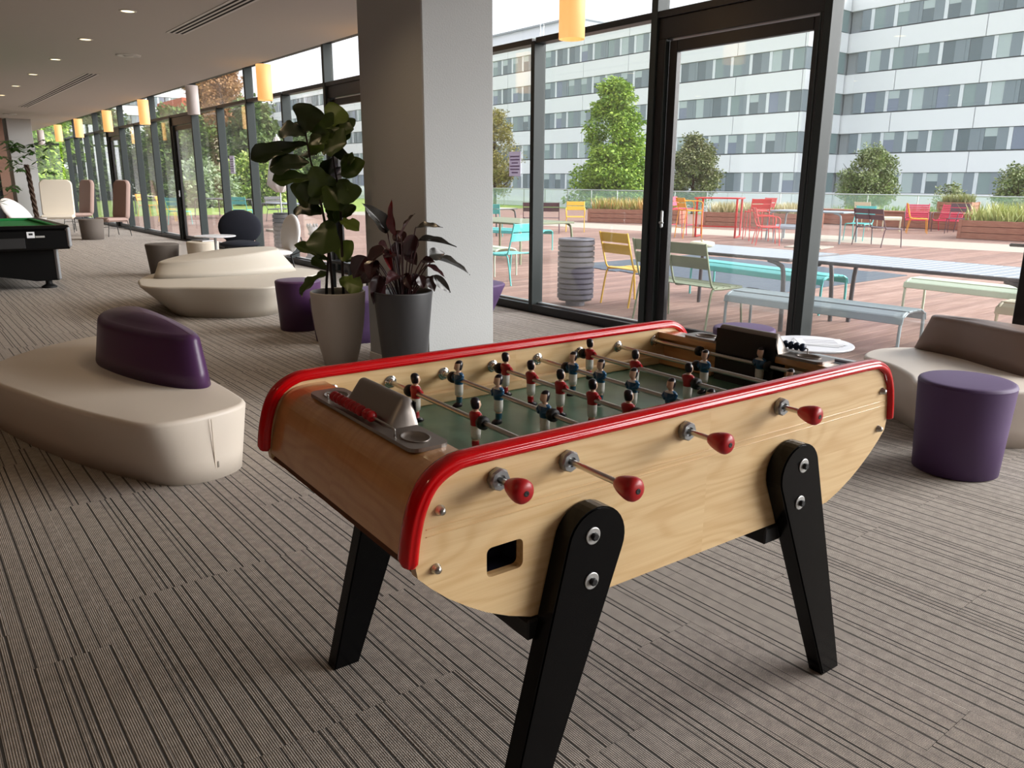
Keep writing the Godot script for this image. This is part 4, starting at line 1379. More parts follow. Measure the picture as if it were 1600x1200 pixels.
func round_table(called: String, label: String, at: Vector3, r: float, h: float) -> void:
	var t := thing(called, label, "table", at)
	var m := MB.new()
	m.lathe([Vector2(0, h - 0.016), Vector2(r - 0.008, h - 0.016), Vector2(r, h - 0.010), Vector2(r, h - 0.005), Vector2(r - 0.004, h), Vector2(0, h)], 48, Vector3(), true)
	part(t, "tabletop", m.mesh(), M.white_table)
	var s := MB.new()
	s.lathe([Vector2(0.018, 0.012), Vector2(0.018, h - 0.016)], 16)
	part(t, "stem", s.mesh(), M.aluminium_light)
	var b := MB.new()
	b.lathe([Vector2(0, 0), Vector2(r * 0.55, 0), Vector2(r * 0.55, 0.006), Vector2(r * 0.5, 0.012), Vector2(0.02, 0.014)], 32, Vector3(), true)
	part(t, "foot", b.mesh(), M.white_table)


# ------------------------------------------------------------------ potted plants
func leaf_mesh(kind: int, s: int) -> ArrayMesh:
	# unit leaf along +x, half width 0.5 in z, gently folded, wavy and drooping; pale midrib and side veins
	var prof := [[0.0, 0.06], [0.06, 0.26], [0.13, 0.44], [0.22, 0.53], [0.32, 0.58], [0.43, 0.68], [0.54, 0.84], [0.65, 0.95], [0.75, 1.0], [0.84, 0.93], [0.92, 0.72], [0.97, 0.44], [1.0, 0.06]] if kind == 0 else [[0.0, 0.10], [0.04, 0.46], [0.10, 0.72], [0.2, 0.92], [0.3, 1.0], [0.4, 0.98], [0.5, 0.90], [0.6, 0.78], [0.7, 0.63], [0.8, 0.44], [0.9, 0.22], [0.96, 0.09], [1.0, 0.01]]
	var r := RandomNumberGenerator.new()
	r.seed = s
	var ph := r.randf() * TAU
	var droop := r.randf_range(0.12, 0.34)
	var fold := r.randf_range(0.14, 0.30) if kind == 0 else r.randf_range(0.25, 0.42)
	var m := MB.new()
	m.use_col = true
	m.sg(1)
	var G := []
	var C := []
	var xs := [-1.0, -0.74, -0.46, -0.20, -0.04, 0.04, 0.20, 0.46, 0.74, 1.0]
	for i in prof.size():
		var p: Array = prof[i]
		var row := []
		var crow := []
		for k in 10:
			var z: float = xs[k] * 0.5 * p[1]
			var wav: float = sin(p[0] * 15.0 + ph + (2.0 if k > 4 else 0.0)) * 0.055 * absf(xs[k]) * absf(xs[k]) * (1.0 if kind == 0 else 0.5)
			row.append(Vector3(p[0], absf(z) * fold - droop * p[0] * p[0] + wav + 0.10 * p[0], z))
			var v := 0.92 + 0.16 * r.randf()
			if k == 4 or k == 5: v = 1.55
			elif (i + absi(2 * k - 9) / 2) % 3 == 0: v = 1.22
			crow.append(Color(v, v, v))
		G.append(row)
		C.append(crow)
	for i in G.size() - 1:
		for k in 9:
			for o in [[0, 0], [1, 0], [1, 1], [0, 0], [1, 1], [0, 1]]:
				m.col = C[i + o[0]][k + o[1]]
				m.v(G[i + o[0]][k + o[1]])
	return m.mesh()

func place_leaf(parent: Node3D, mesh: Mesh, m: Material, a: Vector3, b: Vector3, width: float, face: Vector3) -> void:
	var d := (b - a) * 1.14
	var n := (face - d.normalized() * face.dot(d.normalized())).normalized()
	var side := d.normalized().cross(n)
	var o := part(parent, "leaf", mesh, m)
	o.transform = Transform3D(Basis(d, n * d.length() * 0.8, side * width), a)

func build_plants() -> void:
	var cam_dir := Vector3(-sin(0.6641), 0.25, cos(0.6641))
	var f0 := []
	var f1 := []
	for i in 5:
		f0.append(leaf_mesh(0, 100 + i))
		f1.append(leaf_mesh(1, 200 + i))
	# fiddle-leaf fig in the grey pot
	var base := Vector3(2.62, 0, -5.50)
	var t := thing("fiddle_leaf_fig", "tall fiddle-leaf fig with large green leaves in grey pot", "potted plant", base)
	var p := MB.new()
	p.lathe([Vector2(0, 0.0), Vector2(0.112, 0.0), Vector2(0.122, 0.006), Vector2(0.152, 0.12), Vector2(0.182, 0.28), Vector2(0.198, 0.42), Vector2(0.204, 0.52), Vector2(0.206, 0.560), Vector2(0.203, 0.567), Vector2(0.192, 0.566), Vector2(0.189, 0.54), Vector2(0.186, 0.50)], 40)
	part(t, "pot", p.mesh(), M.pot_grey)
	var so := MB.new()
	so.lathe([Vector2(0.188, 0.515), Vector2(0.1, 0.522), Vector2(0, 0.526)], 24)
	part(t, "soil", so.mesh(), M.soil)
	for s in FIG_STEMS:
		var path := [Vector3(s[0][0] - base.x, 0.50, s[0][2] - base.z)]
		for q in s: path.append(Vector3(q[0], q[1], q[2]) - base)
		path = curve3(path, 20)
		var rad := []
		for i in path.size(): rad.append(lerpf(0.0125, 0.005, float(i) / path.size()))
		var m := MB.new()
		m.tube(path, rad, 7)
		part(t, "stem", m.mesh(), M.stem_dark)
	for i in FIG.size():
		var l: Array = FIG[i]
		var mt: String = "fig_leaf"
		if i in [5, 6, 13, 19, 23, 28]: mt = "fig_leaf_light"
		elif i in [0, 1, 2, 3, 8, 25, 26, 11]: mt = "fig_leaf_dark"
		var face := cam_dir * 0.8 + Vector3(rng.randf_range(-0.5, 0.5), rng.randf_range(0.1, 0.9), rng.randf_range(-0.3, 0.5))
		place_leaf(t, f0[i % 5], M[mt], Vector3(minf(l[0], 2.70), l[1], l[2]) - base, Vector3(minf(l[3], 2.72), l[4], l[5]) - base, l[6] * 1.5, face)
	# dark philodendron in the charcoal pot
	base = Vector3(2.66, 0, -4.59)
	t = thing("dark_philodendron", "dark burgundy leaved philodendron in tall charcoal pot before column", "potted plant", base)
	p = MB.new()
	p.lathe([Vector2(0, 0), Vector2(0.128, 0), Vector2(0.134, 0.006), Vector2(0.198, 0.655), Vector2(0.197, 0.664), Vector2(0.188, 0.665), Vector2(0.184, 0.64), Vector2(0.178, 0.60)], 40)
	part(t, "pot", p.mesh(), M.pot_dark)
	so = MB.new()
	so.lathe([Vector2(0.182, 0.615), Vector2(0.1, 0.622), Vector2(0, 0.626)], 24)
	part(t, "soil", so.mesh(), M.soil)
	for i in PHIL.size():
		var l: Array = PHIL[i]
		var a := Vector3(l[0], l[1], l[2]) - base
		var b := Vector3(l[3], l[4], l[5]) - base
		var mt: String = "phil_leaf"
		if i == 1 or i == 14: mt = "phil_leaf_red"
		elif i in [0, 3, 4, 6, 8, 5]: mt = "phil_leaf_green"
		var root := Vector3(a.x * 0.25, 0.60, a.z * 0.25)
		var m := MB.new()
		m.tube(curve3([root, root.lerp(a, 0.5) + Vector3(0, 0.04 if a.y > 0.7 else 0.12, 0), a], 8), 0.0045, 5)
		part(t, "leaf_stalk", m.mesh(), M.stem_red)
		var face := cam_dir * 0.7 + Vector3(rng.randf_range(-0.5, 0.5), rng.randf_range(0.2, 1.0), rng.randf_range(-0.3, 0.5))
		if i in [3, 4, 6]: face = Vector3(rng.randf_range(-0.2, 0.2), 1.0, 0.45)
		place_leaf(t, f1[i % 5], M[mt], a, b, l[6] * 1.5, face)


# ------------------------------------------------------------------ far end of the lounge
func highback(label: String, at: Vector3, turn: float, m: Material, w := 0.62) -> void:
	var t := thing("highback_chair", label, "chair", at, turn, "high-backed lounge chairs at the far end")
	var s := MB.new()
	s.box(Vector3(0, 0.40, 0.02), Vector3(w, 0.10, 0.56), 0.04)
	part(t, "seat", s.mesh(), m)
	var b := MB.new()
	var rr := []
	for k in [[0.0, 0.94], [0.02, 0.985], [0.05, 1.0], [0.09, 0.985], [0.11, 0.94]]:
		var ring := PackedVector3Array()
		for c in [[1, 1, 0.0], [-1, 1, PI / 2], [-1, -1, PI], [1, -1, -PI / 2]]:
			for i in 7:
				var a: float = c[2] + PI / 2 * i / 6.0
				ring.append(Vector3((c[0] * (w / 2 - 0.13) + cos(a) * 0.13) * k[1], (c[1] * 0.37 + sin(a) * 0.13) * k[1], k[0] - 0.055))
		rr.append(ring)
	b.loft(rr)
	part(t, "backrest", b.mesh(), m, Vector3(0, 0.86, -0.30), Vector3(-0.14, 0, 0))
	for sx in [-1.0, 1.0]:
		for sz in [-1.0, 1.0]:
			var l := MB.new()
			l.tube([Vector3(sx * (w / 2 - 0.05), 0.36, sz * 0.24), Vector3(sx * (w / 2 - 0.03), 0.0, sz * 0.30)], 0.010, 6)
			part(t, "leg", l.mesh(), M.black_matt)
	var r := MB.new()
	for sx in [-1.0, 1.0]: r.tube([Vector3(sx * (w / 2 - 0.045), 0.20, -0.26), Vector3(sx * (w / 2 - 0.045), 0.20, 0.26)], 0.006, 5)
	part(t, "stretcher", r.mesh(), M.black_matt)

func shell_chair(label: String, at: Vector3, turn: float, m: Material) -> void:
	var t := thing("shell_chair", label, "chair", at, turn, "round-backed lounge chairs")
	var b := MB.new()
	b.sphere(Vector3(), Vector3(0.325, 0.27, 0.075), 28, 14)
	part(t, "backrest", b.mesh(), m, Vector3(0, 0.66, -0.26), Vector3(-0.16, 0, 0))
	var s := MB.new()
	s.sphere(Vector3(), Vector3(0.30, 0.06, 0.28), 28, 10)
	part(t, "seat", s.mesh(), m, Vector3(0, 0.42, 0.02))
	for sx in [-1.0, 1.0]:
		for sz in [-1.0, 1.0]:
			var l := MB.new()
			l.tube([Vector3(sx * 0.20, 0.40, sz * 0.18), Vector3(sx * 0.25, 0.0, sz * 0.24)], 0.010, 6)
			part(t, "leg", l.mesh(), M.black_matt)
		var br := MB.new()
		br.tube(curve3([Vector3(sx * 0.20, 0.38, -0.16), Vector3(sx * 0.22, 0.46, -0.34), Vector3(sx * 0.16, 0.62, -0.345)], 8), 0.009, 6)
		part(t, "back_bracket", br.mesh(), M.black_matt)

func build_far_lounge() -> void:
	shell_chair("navy blue round-backed chair by the window behind cream sofa", Vector3(4.25, 0, -12.25), -0.4, M.navy_fabric)
	shell_chair("white round-backed chair turned sideways left of plant", Vector3(4.10, 0, -10.55), -PI / 2 - 0.05, M.white_shell)
	round_table("round_table", "round white table in front of the navy chair", Vector3(3.50, 0, -11.05), 0.27, 0.64)
	# low black table by the window
	var bt := thing("black_table", "low black table by the window behind the fig", "table", Vector3(4.55, 0, -8.9))
	bx(bt, "tabletop", Vector3(0, 0.40, 0), Vector3(0.55, 0.03, 0.55), M.black_lacquer, 0.005)
	for sx in [-1, 1]:
		for sz in [-1, 1]:
			bx(bt, "leg", Vector3(sx * 0.24, 0.1925, sz * 0.24), Vector3(0.05, 0.385, 0.05), M.black_lacquer, 0.004)
	highback("rose-beige high-backed chair facing left by the windows", Vector3(4.45, 0, -21.9), -1.25, M.rose_beige_fabric)
	highback("pink-beige high-backed chair half hidden behind taupe stool", Vector3(4.30, 0, -25.4), -1.25, M.rose_beige_fabric)
	highback("wide cream high-backed seat beside the braided tree", Vector3(3.62, 0, -24.2), -0.25, M.beige_fabric, 0.78)
	ottoman(Vector3(3.78, 0, -20.85), 0.235, 0.265, 0.47, M.grey_fabric, "taupe tapered stool in front of the rose-beige chair", "stool")
	ottoman(Vector3(2.66, 0, -18.8), 0.28, 0.30, 0.42, M.beige_fabric, "pale round stool behind the pool table corner", "stool")
	# white egg chair
	var eg := thing("egg_chair", "white egg-shaped chair behind the green pool table", "chair", Vector3(2.30, 0, -20.1), 0.5)
	var sh := MB.new()
	sh.sphere(Vector3(), Vector3(0.22, 0.40, 0.07), 28, 16)
	part(eg, "backrest", sh.mesh(), M.white_shell, Vector3(0, 0.66, -0.1), Vector3(-0.3, 0, 0.75))
	var st := MB.new()
	st.sphere(Vector3(), Vector3(0.34, 0.08, 0.32), 24, 8)
	part(eg, "seat", st.mesh(), M.white_shell, Vector3(0, 0.36, 0.08))
	var sf := MB.new()
	sf.lathe([Vector2(0, 0), Vector2(0.26, 0), Vector2(0.24, 0.015), Vector2(0.03, 0.03), Vector2(0.025, 0.38)], 24)
	part(eg, "pedestal", sf.mesh(), M.aluminium_light)
	build_pool_table()
	# braided money tree
	var base := Vector3(3.05, 0, -23.6)
	var t := thing("braided_tree", "indoor tree with braided trunk standing before the far column", "potted plant", base)
	var pot := MB.new()
	pot.lathe([Vector2(0, 0), Vector2(0.17, 0), Vector2(0.22, 0.42), Vector2(0.20, 0.42), Vector2(0.19, 0.38), Vector2(0, 0.38)], 28, Vector3(), true)
	part(t, "pot", pot.mesh(), M.pot_grey)
	for k in 3:
		var path := []
		for i in 25:
			var y := 0.36 + 1.35 * i / 24.0
			var a := TAU * (k / 3.0 + y * 2.1)
			path.append(Vector3(cos(a) * 0.035 - 0.05 * (y - 0.4), y, sin(a) * 0.035))
		var m := MB.new()
		m.tube(path, 0.03, 7)
		part(t, "trunk", m.mesh(), M.bark)
	var lf := MB.new()
	lf.sg(-1)
	for i in 46:
		var a := rng.randf() * TAU
		var c := Vector3(cos(a) * rng.randf_range(0.1, 0.75), rng.randf_range(1.55, 2.35), sin(a) * rng.randf_range(0.1, 0.6)) + Vector3(-0.05, 0, 0)
		if i < 4: c = Vector3(-0.42, 1.15, 0.1) + Vector3(rng.randf_range(-0.15, 0.15), rng.randf_range(-0.1, 0.1), 0)
		for k in 6:
			var b := TAU * k / 6 + a
			var d := Vector3(cos(b), rng.randf_range(-0.7, 0.1), sin(b)).normalized() * rng.randf_range(0.18, 0.30)
			var s := d.cross(Vector3.UP).normalized() * 0.045
			lf.t3(c, c + d * 0.55 + s, c + d)
			lf.t3(c, c + d, c + d * 0.55 - s)
	var lo := part(t, "foliage", lf.mesh(), M.pachira_leaf)
	lo.set_meta("kind", "stuff")
	# small plant at the left edge behind the pool table
	var t2 := thing("leafy_plant", "dark leafy plant in white pot at left picture edge", "potted plant", Vector3(1.35, 0, -17.2))
	var p2 := MB.new()
	p2.lathe([Vector2(0, 0), Vector2(0.16, 0), Vector2(0.2, 0.9), Vector2(0.18, 0.9), Vector2(0.17, 0.86), Vector2(0, 0.86)], 24, Vector3(), true)
	part(t2, "pot", p2.mesh(), M.white_shell)
	var l2 := MB.new()
	l2.sg(-1)
	for i in 170:
		var a := rng.randf() * TAU
		var c := Vector3(cos(a) * rng.randf_range(0.0, 0.40), rng.randf_range(0.85, 1.35), sin(a) * rng.randf_range(0.0, 0.40))
		var d := Vector3(cos(a), rng.randf_range(-0.5, 0.7), sin(a)).normalized() * 0.16
		var s := d.cross(Vector3.UP).normalized() * 0.05
		l2.t3(c, c + d * 0.5 + s, c + d)
		l2.t3(c, c + d, c + d * 0.5 - s)
	var l2o := part(t2, "foliage", l2.mesh(), M.pachira_leaf)
	l2o.set_meta("kind", "stuff")

func build_pool_table() -> void:
	var t := thing("pool_table", "black pool table with bright green felt at left edge", "pool table", Vector3(0.46, 0, -12.75))
	var hx := 1.36    # half length along x is cut by the frame
	var hz := 1.25
	bx(t, "cabinet", Vector3(0, 0.635, 0), Vector3(2 * hx, 0.25, 2 * hz), M.pool_black, 0.02)
	var ap := PackedVector2Array()
	for p in [[-1.22, 0.52], [-1.22, 0.10], [-0.95, 0.10]]: ap.append(Vector2(p[0], p[1]))
	for k in 13: ap.append(Vector2(-0.95 + 1.9 * k / 12.0, 0.10 + 0.13 * sin(PI * k / 12.0)))
	for p in [[1.22, 0.10], [1.22, 0.52]]: ap.append(Vector2(p[0], p[1]))
	var b := MB.new()
	for z in [-0.98, 0.98]: b.prism(ap, z - 0.04, z + 0.04)
	for x in [-1.18, 1.18]: b.box(Vector3(x, 0.36, 0), Vector3(0.08, 0.32, 1.9))
	part(t, "base", b.mesh(), M.pool_black)
	bx(t, "felt", Vector3(0, 0.765, 0), Vector3(2 * hx - 0.2, 0.02, 2 * hz - 0.2), M.felt_green)
	for s in [-1.0, 1.0]:
		bx(t, "cushion", Vector3(s * (hx - 0.12), 0.788, 0), Vector3(0.06, 0.04, 2 * hz - 0.25), M.felt_green, 0.01)
		bx(t, "cushion", Vector3(0, 0.788, s * (hz - 0.12)), Vector3(2 * hx - 0.25, 0.04, 0.06), M.felt_green, 0.01)
		bx(t, "top_rail", Vector3(s * (hx - 0.05), 0.785, 0), Vector3(0.11, 0.05, 2 * hz), M.pool_black, 0.012)
		bx(t, "top_rail", Vector3(0, 0.785, s * (hz - 0.05)), Vector3(2 * hx, 0.05, 0.11), M.pool_black, 0.012)
	for sx in [-1.0, 1.0]:
		for sz in [-1.0, 1.0]:
			bx(t, "corner_cap", Vector3(sx * (hx - 0.015), 0.66, sz * (hz - 0.015)), Vector3(0.06, 0.27, 0.06), M.pool_metal, 0.025)
			bx(t, "base_trim", Vector3(sx * 1.215, 0.31, sz * 1.015), Vector3(0.05, 0.42, 0.05), M.pool_metal, 0.02)
			var f := MB.new()
			f.lathe([Vector2(0, 0), Vector2(0.09, 0), Vector2(0.09, 0.02), Vector2(0.04, 0.05), Vector2(0.04, 0.11), Vector2(0, 0.11)], 20, Vector3(), true)
			part(t, "foot", f.mesh(), M.black_matt, Vector3(sx * 1.10, 0, sz * 0.92))
	bx(t, "ball_return", Vector3(0.55, 0.60, hz + 0.002), Vector3(0.62, 0.13, 0.012), M.black_matt, 0.01)
	var pl := bx(t, "name_plate", Vector3(0.93, 0.70, hz + 0.004), Vector3(0.085, 0.075, 0.006), M.paper)
	bx(pl, "print", Vector3(0, 0.008, 0.0036), Vector3(0.045, 0.025, 0.001), M.black_matt)
	bx(t, "maker_label", Vector3(1.03, 0.675, hz + 0.003), Vector3(0.10, 0.022, 0.004), M.washer)


# ------------------------------------------------------------------ terrace furniture
func slat_chair(label: String, at: Vector3, turn: float, m: Material, width := 0.48, arms := false, bar := false, called := "terrace_chair", mid := false) -> Node3D:
	# faces +z
	var t := thing(called, label, "bar stool" if bar else "bench" if mid else "chair", at, turn, "painted metal terrace seats")
	var sh := 0.70 if bar else 0.42
	var top := sh + (0.30 if bar else 0.41)
	var hw := width / 2
	for i in 2:
		var y := top - 0.060 - 0.128 * i
		var z := -0.20 - (y - sh) * 0.26
		var s := MB.new()
		s.box(Vector3(), Vector3(width, 0.112, 0.010), 0.004)
		part(t, "back_slat", s.mesh(), m, Vector3(0, y, z), Vector3(-0.25, 0, 0))
	for i in 5:
		var s := MB.new()
		s.box(Vector3(), Vector3(width, 0.010, 0.082), 0.004)
		part(t, "seat_slat", s.mesh(), m, Vector3(0, sh - 0.012 * sin(PI * i / 4.0) - (0.012 if i == 4 else 0.0), -0.17 + 0.092 * i))
	var xs := [-hw, hw]
	if mid: xs = [-hw, 0.0, hw]
	for x in xs:
		var f := MB.new()
		f.tube(curve3([Vector3(x, top, -0.215 - (top - sh) * 0.26), Vector3(x, sh + 0.09, -0.232), Vector3(x, sh + 0.005, -0.19), Vector3(x, sh - 0.02, -0.12), Vector3(x, sh - 0.022, 0.18), Vector3(x, sh - 0.03, 0.23)], 14), 0.011, 6)
		part(t, "frame", f.mesh(), m)
	for x in [-hw, hw]:
		for e in [[-0.15, -0.27], [0.19, 0.25]]:
			var l := MB.new()
			l.tube(curve3([Vector3(x, sh - 0.02, e[0]), Vector3(x, sh - 0.06, lerpf(e[0], e[1], 0.45)), Vector3(x * 1.02, 0.0, e[1])], 8), 0.011, 6)
			part(t, "leg", l.mesh(), m)
		if arms:
			var a := MB.new()
			a.tube(curve3([Vector3(x, sh + 0.22, -0.27), Vector3(x * 1.06, sh + 0.225, -0.05), Vector3(x * 1.06, sh + 0.21, 0.17), Vector3(x * 1.04, sh + 0.12, 0.23), Vector3(x, sh - 0.02, 0.21)], 14), 0.012, 6)
			part(t, "armrest", a.mesh(), m)
	if bar:
		var r := MB.new()
		r.tube([Vector3(-hw, 0.26, 0.235), Vector3(hw, 0.26, 0.235)], 0.010, 6)
		r.tube([Vector3(-hw, 0.26, -0.235), Vector3(hw, 0.26, -0.235)], 0.010, 6)
		part(t, "footrest", r.mesh(), m)
	return t

func slat_bench(label: String, at: Vector3, turn: float, length: float, m: Material, depth := 0.38, called := "terrace_bench") -> void:
	# long axis along z
	var t := thing(called, label, "bench" if length > 0.7 else "stool", at, turn, "painted metal terrace seats")
	var h := 0.42
	var n := 5
	for i in n:
		var x := -depth / 2 + depth * (i + 0.5) / n
		var drop := 0.022 if i == 0 or i == n - 1 else 0.0
		var s := MB.new()
		s.box(Vector3(), Vector3(depth / n - 0.006, 0.012, length), 0.004)
		part(t, "seat_slat", s.mesh(), m, Vector3(x, h - drop - 0.006, 0), Vector3(0, 0, 0.45 if i == 0 else -0.45 if i == n - 1 else 0.0))
	for e in [-1.0, 1.0]:
		var s := MB.new()
		s.box(Vector3(), Vector3(0.012, 0.062, length), 0.004)
		part(t, "edge_slat", s.mesh(), m, Vector3(e * (depth / 2 + 0.014), h - 0.068, 0), Vector3(0, 0, e * 0.28))
	for e in [-1.0, 1.0]:
		var z: float = e * (length / 2 - 0.02)
		var f := MB.new()
		f.tube(curve3([Vector3(-depth / 2 - 0.015, 0, z), Vector3(-depth / 2 - 0.01, h - 0.10, z), Vector3(-depth / 2 + 0.05, h - 0.02, z), Vector3(depth / 2 - 0.05, h - 0.02, z), Vector3(depth / 2 + 0.01, h - 0.10, z), Vector3(depth / 2 + 0.015, 0, z)], 22), 0.013, 7)
		part(t, "leg_frame", f.mesh(), m)

func slat_table(label: String, at: Vector3, turn: float, size: Vector3, m: Material, slats := 0, leg_m: Material = null) -> void:
	var t := thing("terrace_table", label, "table", at, turn, "metal terrace tables")
	var n := slats if slats > 0 else int(size.z / 0.10)
	var s := MB.new()
	s.box(Vector3(), Vector3(size.x - 0.03, 0.012, size.z / n - 0.007), 0.003)
	var sm := s.mesh()
	for i in n:
		part(t, "top_slat", sm, m, Vector3(0, size.y - 0.006, -size.z / 2 + size.z * (i + 0.5) / n))
	var lm: Material = leg_m if leg_m else m
	var fr := MB.new()
	for x in [-1.0, 1.0]: fr.box(Vector3(x * (size.x / 2 - 0.008), size.y - 0.016, 0), Vector3(0.022, 0.032, size.z + 0.01), 0.008)
	for z in [-1.0, 1.0]: fr.box(Vector3(0, size.y - 0.016, z * (size.z / 2)), Vector3(size.x, 0.032, 0.022), 0.008)
	part(t, "edge_frame", fr.mesh(), lm)
	for x in [-1.0, 1.0]:
		for z in [-1.0, 1.0]:
			var l := MB.new()
			l.tube(curve3([Vector3(x * (size.x / 2 - 0.02), size.y - 0.03, z * (size.z / 2 - 0.22)), Vector3(x * (size.x / 2 - 0.02), size.y - 0.06, z * (size.z / 2 - 0.11)), Vector3(x * (size.x / 2 - 0.02), size.y - 0.16, z * (size.z / 2 - 0.05)), Vector3(x * (size.x / 2), 0.0, z * (size.z / 2 - 0.02))], 14), 0.022, 7)
			part(t, "leg", l.mesh(), lm)

func planter(label: String, at: Vector3, turn: float, size: Vector3, c0: Color, c1: Color, tall: float, n := 500) -> void:
	var t := thing("timber_planter", label, "planter", at, turn)
	for s in [-1.0, 1.0]:
		for i in 3:
			var y := size.y * (i + 0.5) / 3.0
			bx(t, "plank", Vector3(s * (size.x / 2 - 0.02), y, 0), Vector3(0.04, size.y / 3 - 0.012, size.z), M.planter_wood, 0.004)
			bx(t, "plank", Vector3(0, y, s * (size.z / 2 - 0.02)), Vector3(size.x - 0.085, size.y / 3 - 0.012, 0.04), M.planter_wood, 0.004)
	for sx in [-1.0, 1.0]:
		for sz in [-1.0, 1.0]:
			bx(t, "corner_post", Vector3(sx * (size.x / 2 - 0.03), size.y / 2, sz * (size.z / 2 - 0.03)), Vector3(0.085, size.y + 0.01, 0.085), M.planter_wood, 0.004)
	bx(t, "soil", Vector3(0, size.y - 0.10, 0), Vector3(size.x - 0.1, 0.1, size.z - 0.1), M.soil)
	var g := part(t, "grasses", tuft_mesh(n, Vector3(size.x / 2 - 0.1, 0, size.z / 2 - 0.1), tall * 0.5, tall, c0, c1), M.foliage, Vector3(0, size.y - 0.06, 0))
	g.set_meta("kind", "stuff")

func build_terrace_furniture() -> void:
	# nearest group by the glass door
	slat_table("long pale grey slatted table nearest the glass door", Vector3(7.02, 0, -5.10), 0.03, Vector3(0.92, 0.69, 1.7), M.paint_steel, 0, M.paint_charcoal)
	slat_table("long grey slatted table at right behind the grey bench", Vector3(7.12, 0, -3.18), -0.02, Vector3(0.95, 0.69, 2.0), M.paint_steel, 0, M.paint_charcoal)
	slat_bench("blue-grey backless bench outside in front of slatted tables", Vector3(6.20, 0, -3.66), 0.04, 1.62, M.paint_grey)
	slat_bench("bright turquoise bench on far side of the grey table", Vector3(8.05, 0, -5.5), -0.12, 2.0, M.paint_teal)
	slat_bench("pale mint green bench behind the right-hand grey table", Vector3(8.45, 0, -2.95), -0.05, 2.0, M.paint_mint)
	slat_bench("small cream metal stool under the right-hand grey table", Vector3(7.42, 0, -2.45), 0.0, 0.42, M.paint_cream, 0.36, "terrace_stool")
	slat_chair("sage green two-seat slatted bench with back beside glass door", Vector3(6.22, 0, -5.10), PI / 2 - 0.06, M.paint_sage, 0.96, false, false, "terrace_loveseat", true)
	slat_chair("yellow slatted chair left of the sage green loveseat", Vector3(6.72, 0, -6.32), PI / 2 - 0.1, M.paint_yellow)
	var dish := thing("ashtray", "round cream dish on the near grey table", "dish", Vector3(7.05, 0.69, -5.62))
	var dm := MB.new()
	dm.lathe([Vector2(0, 0), Vector2(0.10, 0), Vector2(0.135, 0.022), Vector2(0.13, 0.05), Vector2(0.095, 0.058), Vector2(0.03, 0.045), Vector2(0, 0.05)], 28)
	part(dish, "bowl", dm.mesh(), M.paint_cream)
	var kn := MB.new()
	kn.lathe([Vector2(0.012, 0.0), Vector2(0.018, 0.02), Vector2(0.0, 0.03)], 12)
	part(dish, "knob", kn.mesh(), M.paint_cream, Vector3(0, 0.045, 0))
	# litter bin of stacked rings
	var bn := thing("litter_bin", "grey ringed litter bin standing outside the window", "bin", Vector3(6.13, 0, -6.66))
	for i in 11:
		var r := MB.new()
		var y := 0.085 + 0.060 * i
		r.lathe([Vector2(0.185, y), Vector2(0.208, y + 0.002), Vector2(0.208, y + 0.043), Vector2(0.185, y + 0.045)], 32, Vector3(), true)
		part(bn, "ring", r.mesh(), M.bin_grey)
	var lin := MB.new()
	lin.lathe([Vector2(0, 0.06), Vector2(0.19, 0.06), Vector2(0.19, 0.73), Vector2(0, 0.73)], 28, Vector3(), true)
	part(bn, "liner", lin.mesh(), M.black_matt)
	var lid := MB.new()
	lid.lathe([Vector2(0.205, 0.738), Vector2(0.208, 0.748), Vector2(0.20, 0.756), Vector2(0.12, 0.76), Vector2(0.115, 0.75), Vector2(0, 0.75)], 32)
	part(bn, "lid", lid.mesh(), M.bin_grey)
	var bf := MB.new()
	bf.lathe([Vector2(0, 0), Vector2(0.11, 0), Vector2(0.11, 0.06), Vector2(0, 0.06)], 24, Vector3(), true)
	part(bn, "foot", bf.mesh(), M.bin_grey)
	# group seen left of the post
	slat_chair("turquoise slatted chair outside, close to the right side of column", Vector3(6.76, 0, -8.70), PI + 0.12, M.paint_teal)
	slat_table("grey table tucked behind the turquoise chair by column", Vector3(6.25, 0, -9.95), 0.0, Vector3(0.9, 0.69, 1.6), M.paint_steel, 0, M.paint_charcoal)
	slat_bench("cream bench under table behind the turquoise chair", Vector3(7.2, 0, -10.0), 0.0, 1.3, M.paint_mint)
	slat_table("olive slatted table right of the column", Vector3(9.0, 0, -11.6), 0.0, Vector3(1.2, 0.69, 2.2), M.paint_olive)
	slat_chair("small turquoise chair far beyond the olive table", Vector3(12.0, 0, -16.2), PI * 0.75, M.paint_teal)
	slat_bench("turquoise bench beside the olive table", Vector3(10.3, 0, -13.2), 0.3, 1.8, M.paint_teal)
	slat_table("pale table left of the plum loveseat", Vector3(12.5, 0, -17.4), 0.3, Vector3(0.9, 0.69, 1.8), M.paint_cream, 0, M.paint_charcoal)
	slat_chair("plum two-seat slatted bench near the yellow chair", Vector3(14.1, 0, -16.75), 2.4, M.paint_plum, 0.96, false, false, "terrace_loveseat", true)
	slat_chair("yellow armchair in front of the timber planter", Vector3(15.35, 0, -16.75), -0.75, M.paint_yellow, 0.5, true)
	planter("timber planter with orange-tipped grasses below the bright tree", Vector3(20.6, 0, -19.3), 0.47, Vector3(1.2, 0.46, 3.2), Color(0.30, 0.36, 0.08), Color(0.66, 0.36, 0.14), 0.50, 320)
	# red bar group
	var bt := thing("bar_table", "tall red bar table among red stools", "table", Vector3(16.9, 0, -13.0), 0.45)
	bx(bt, "tabletop", Vector3(0, 0.985, 0), Vector3(0.7, 0.03, 1.15), M.paint_red, 0.008)
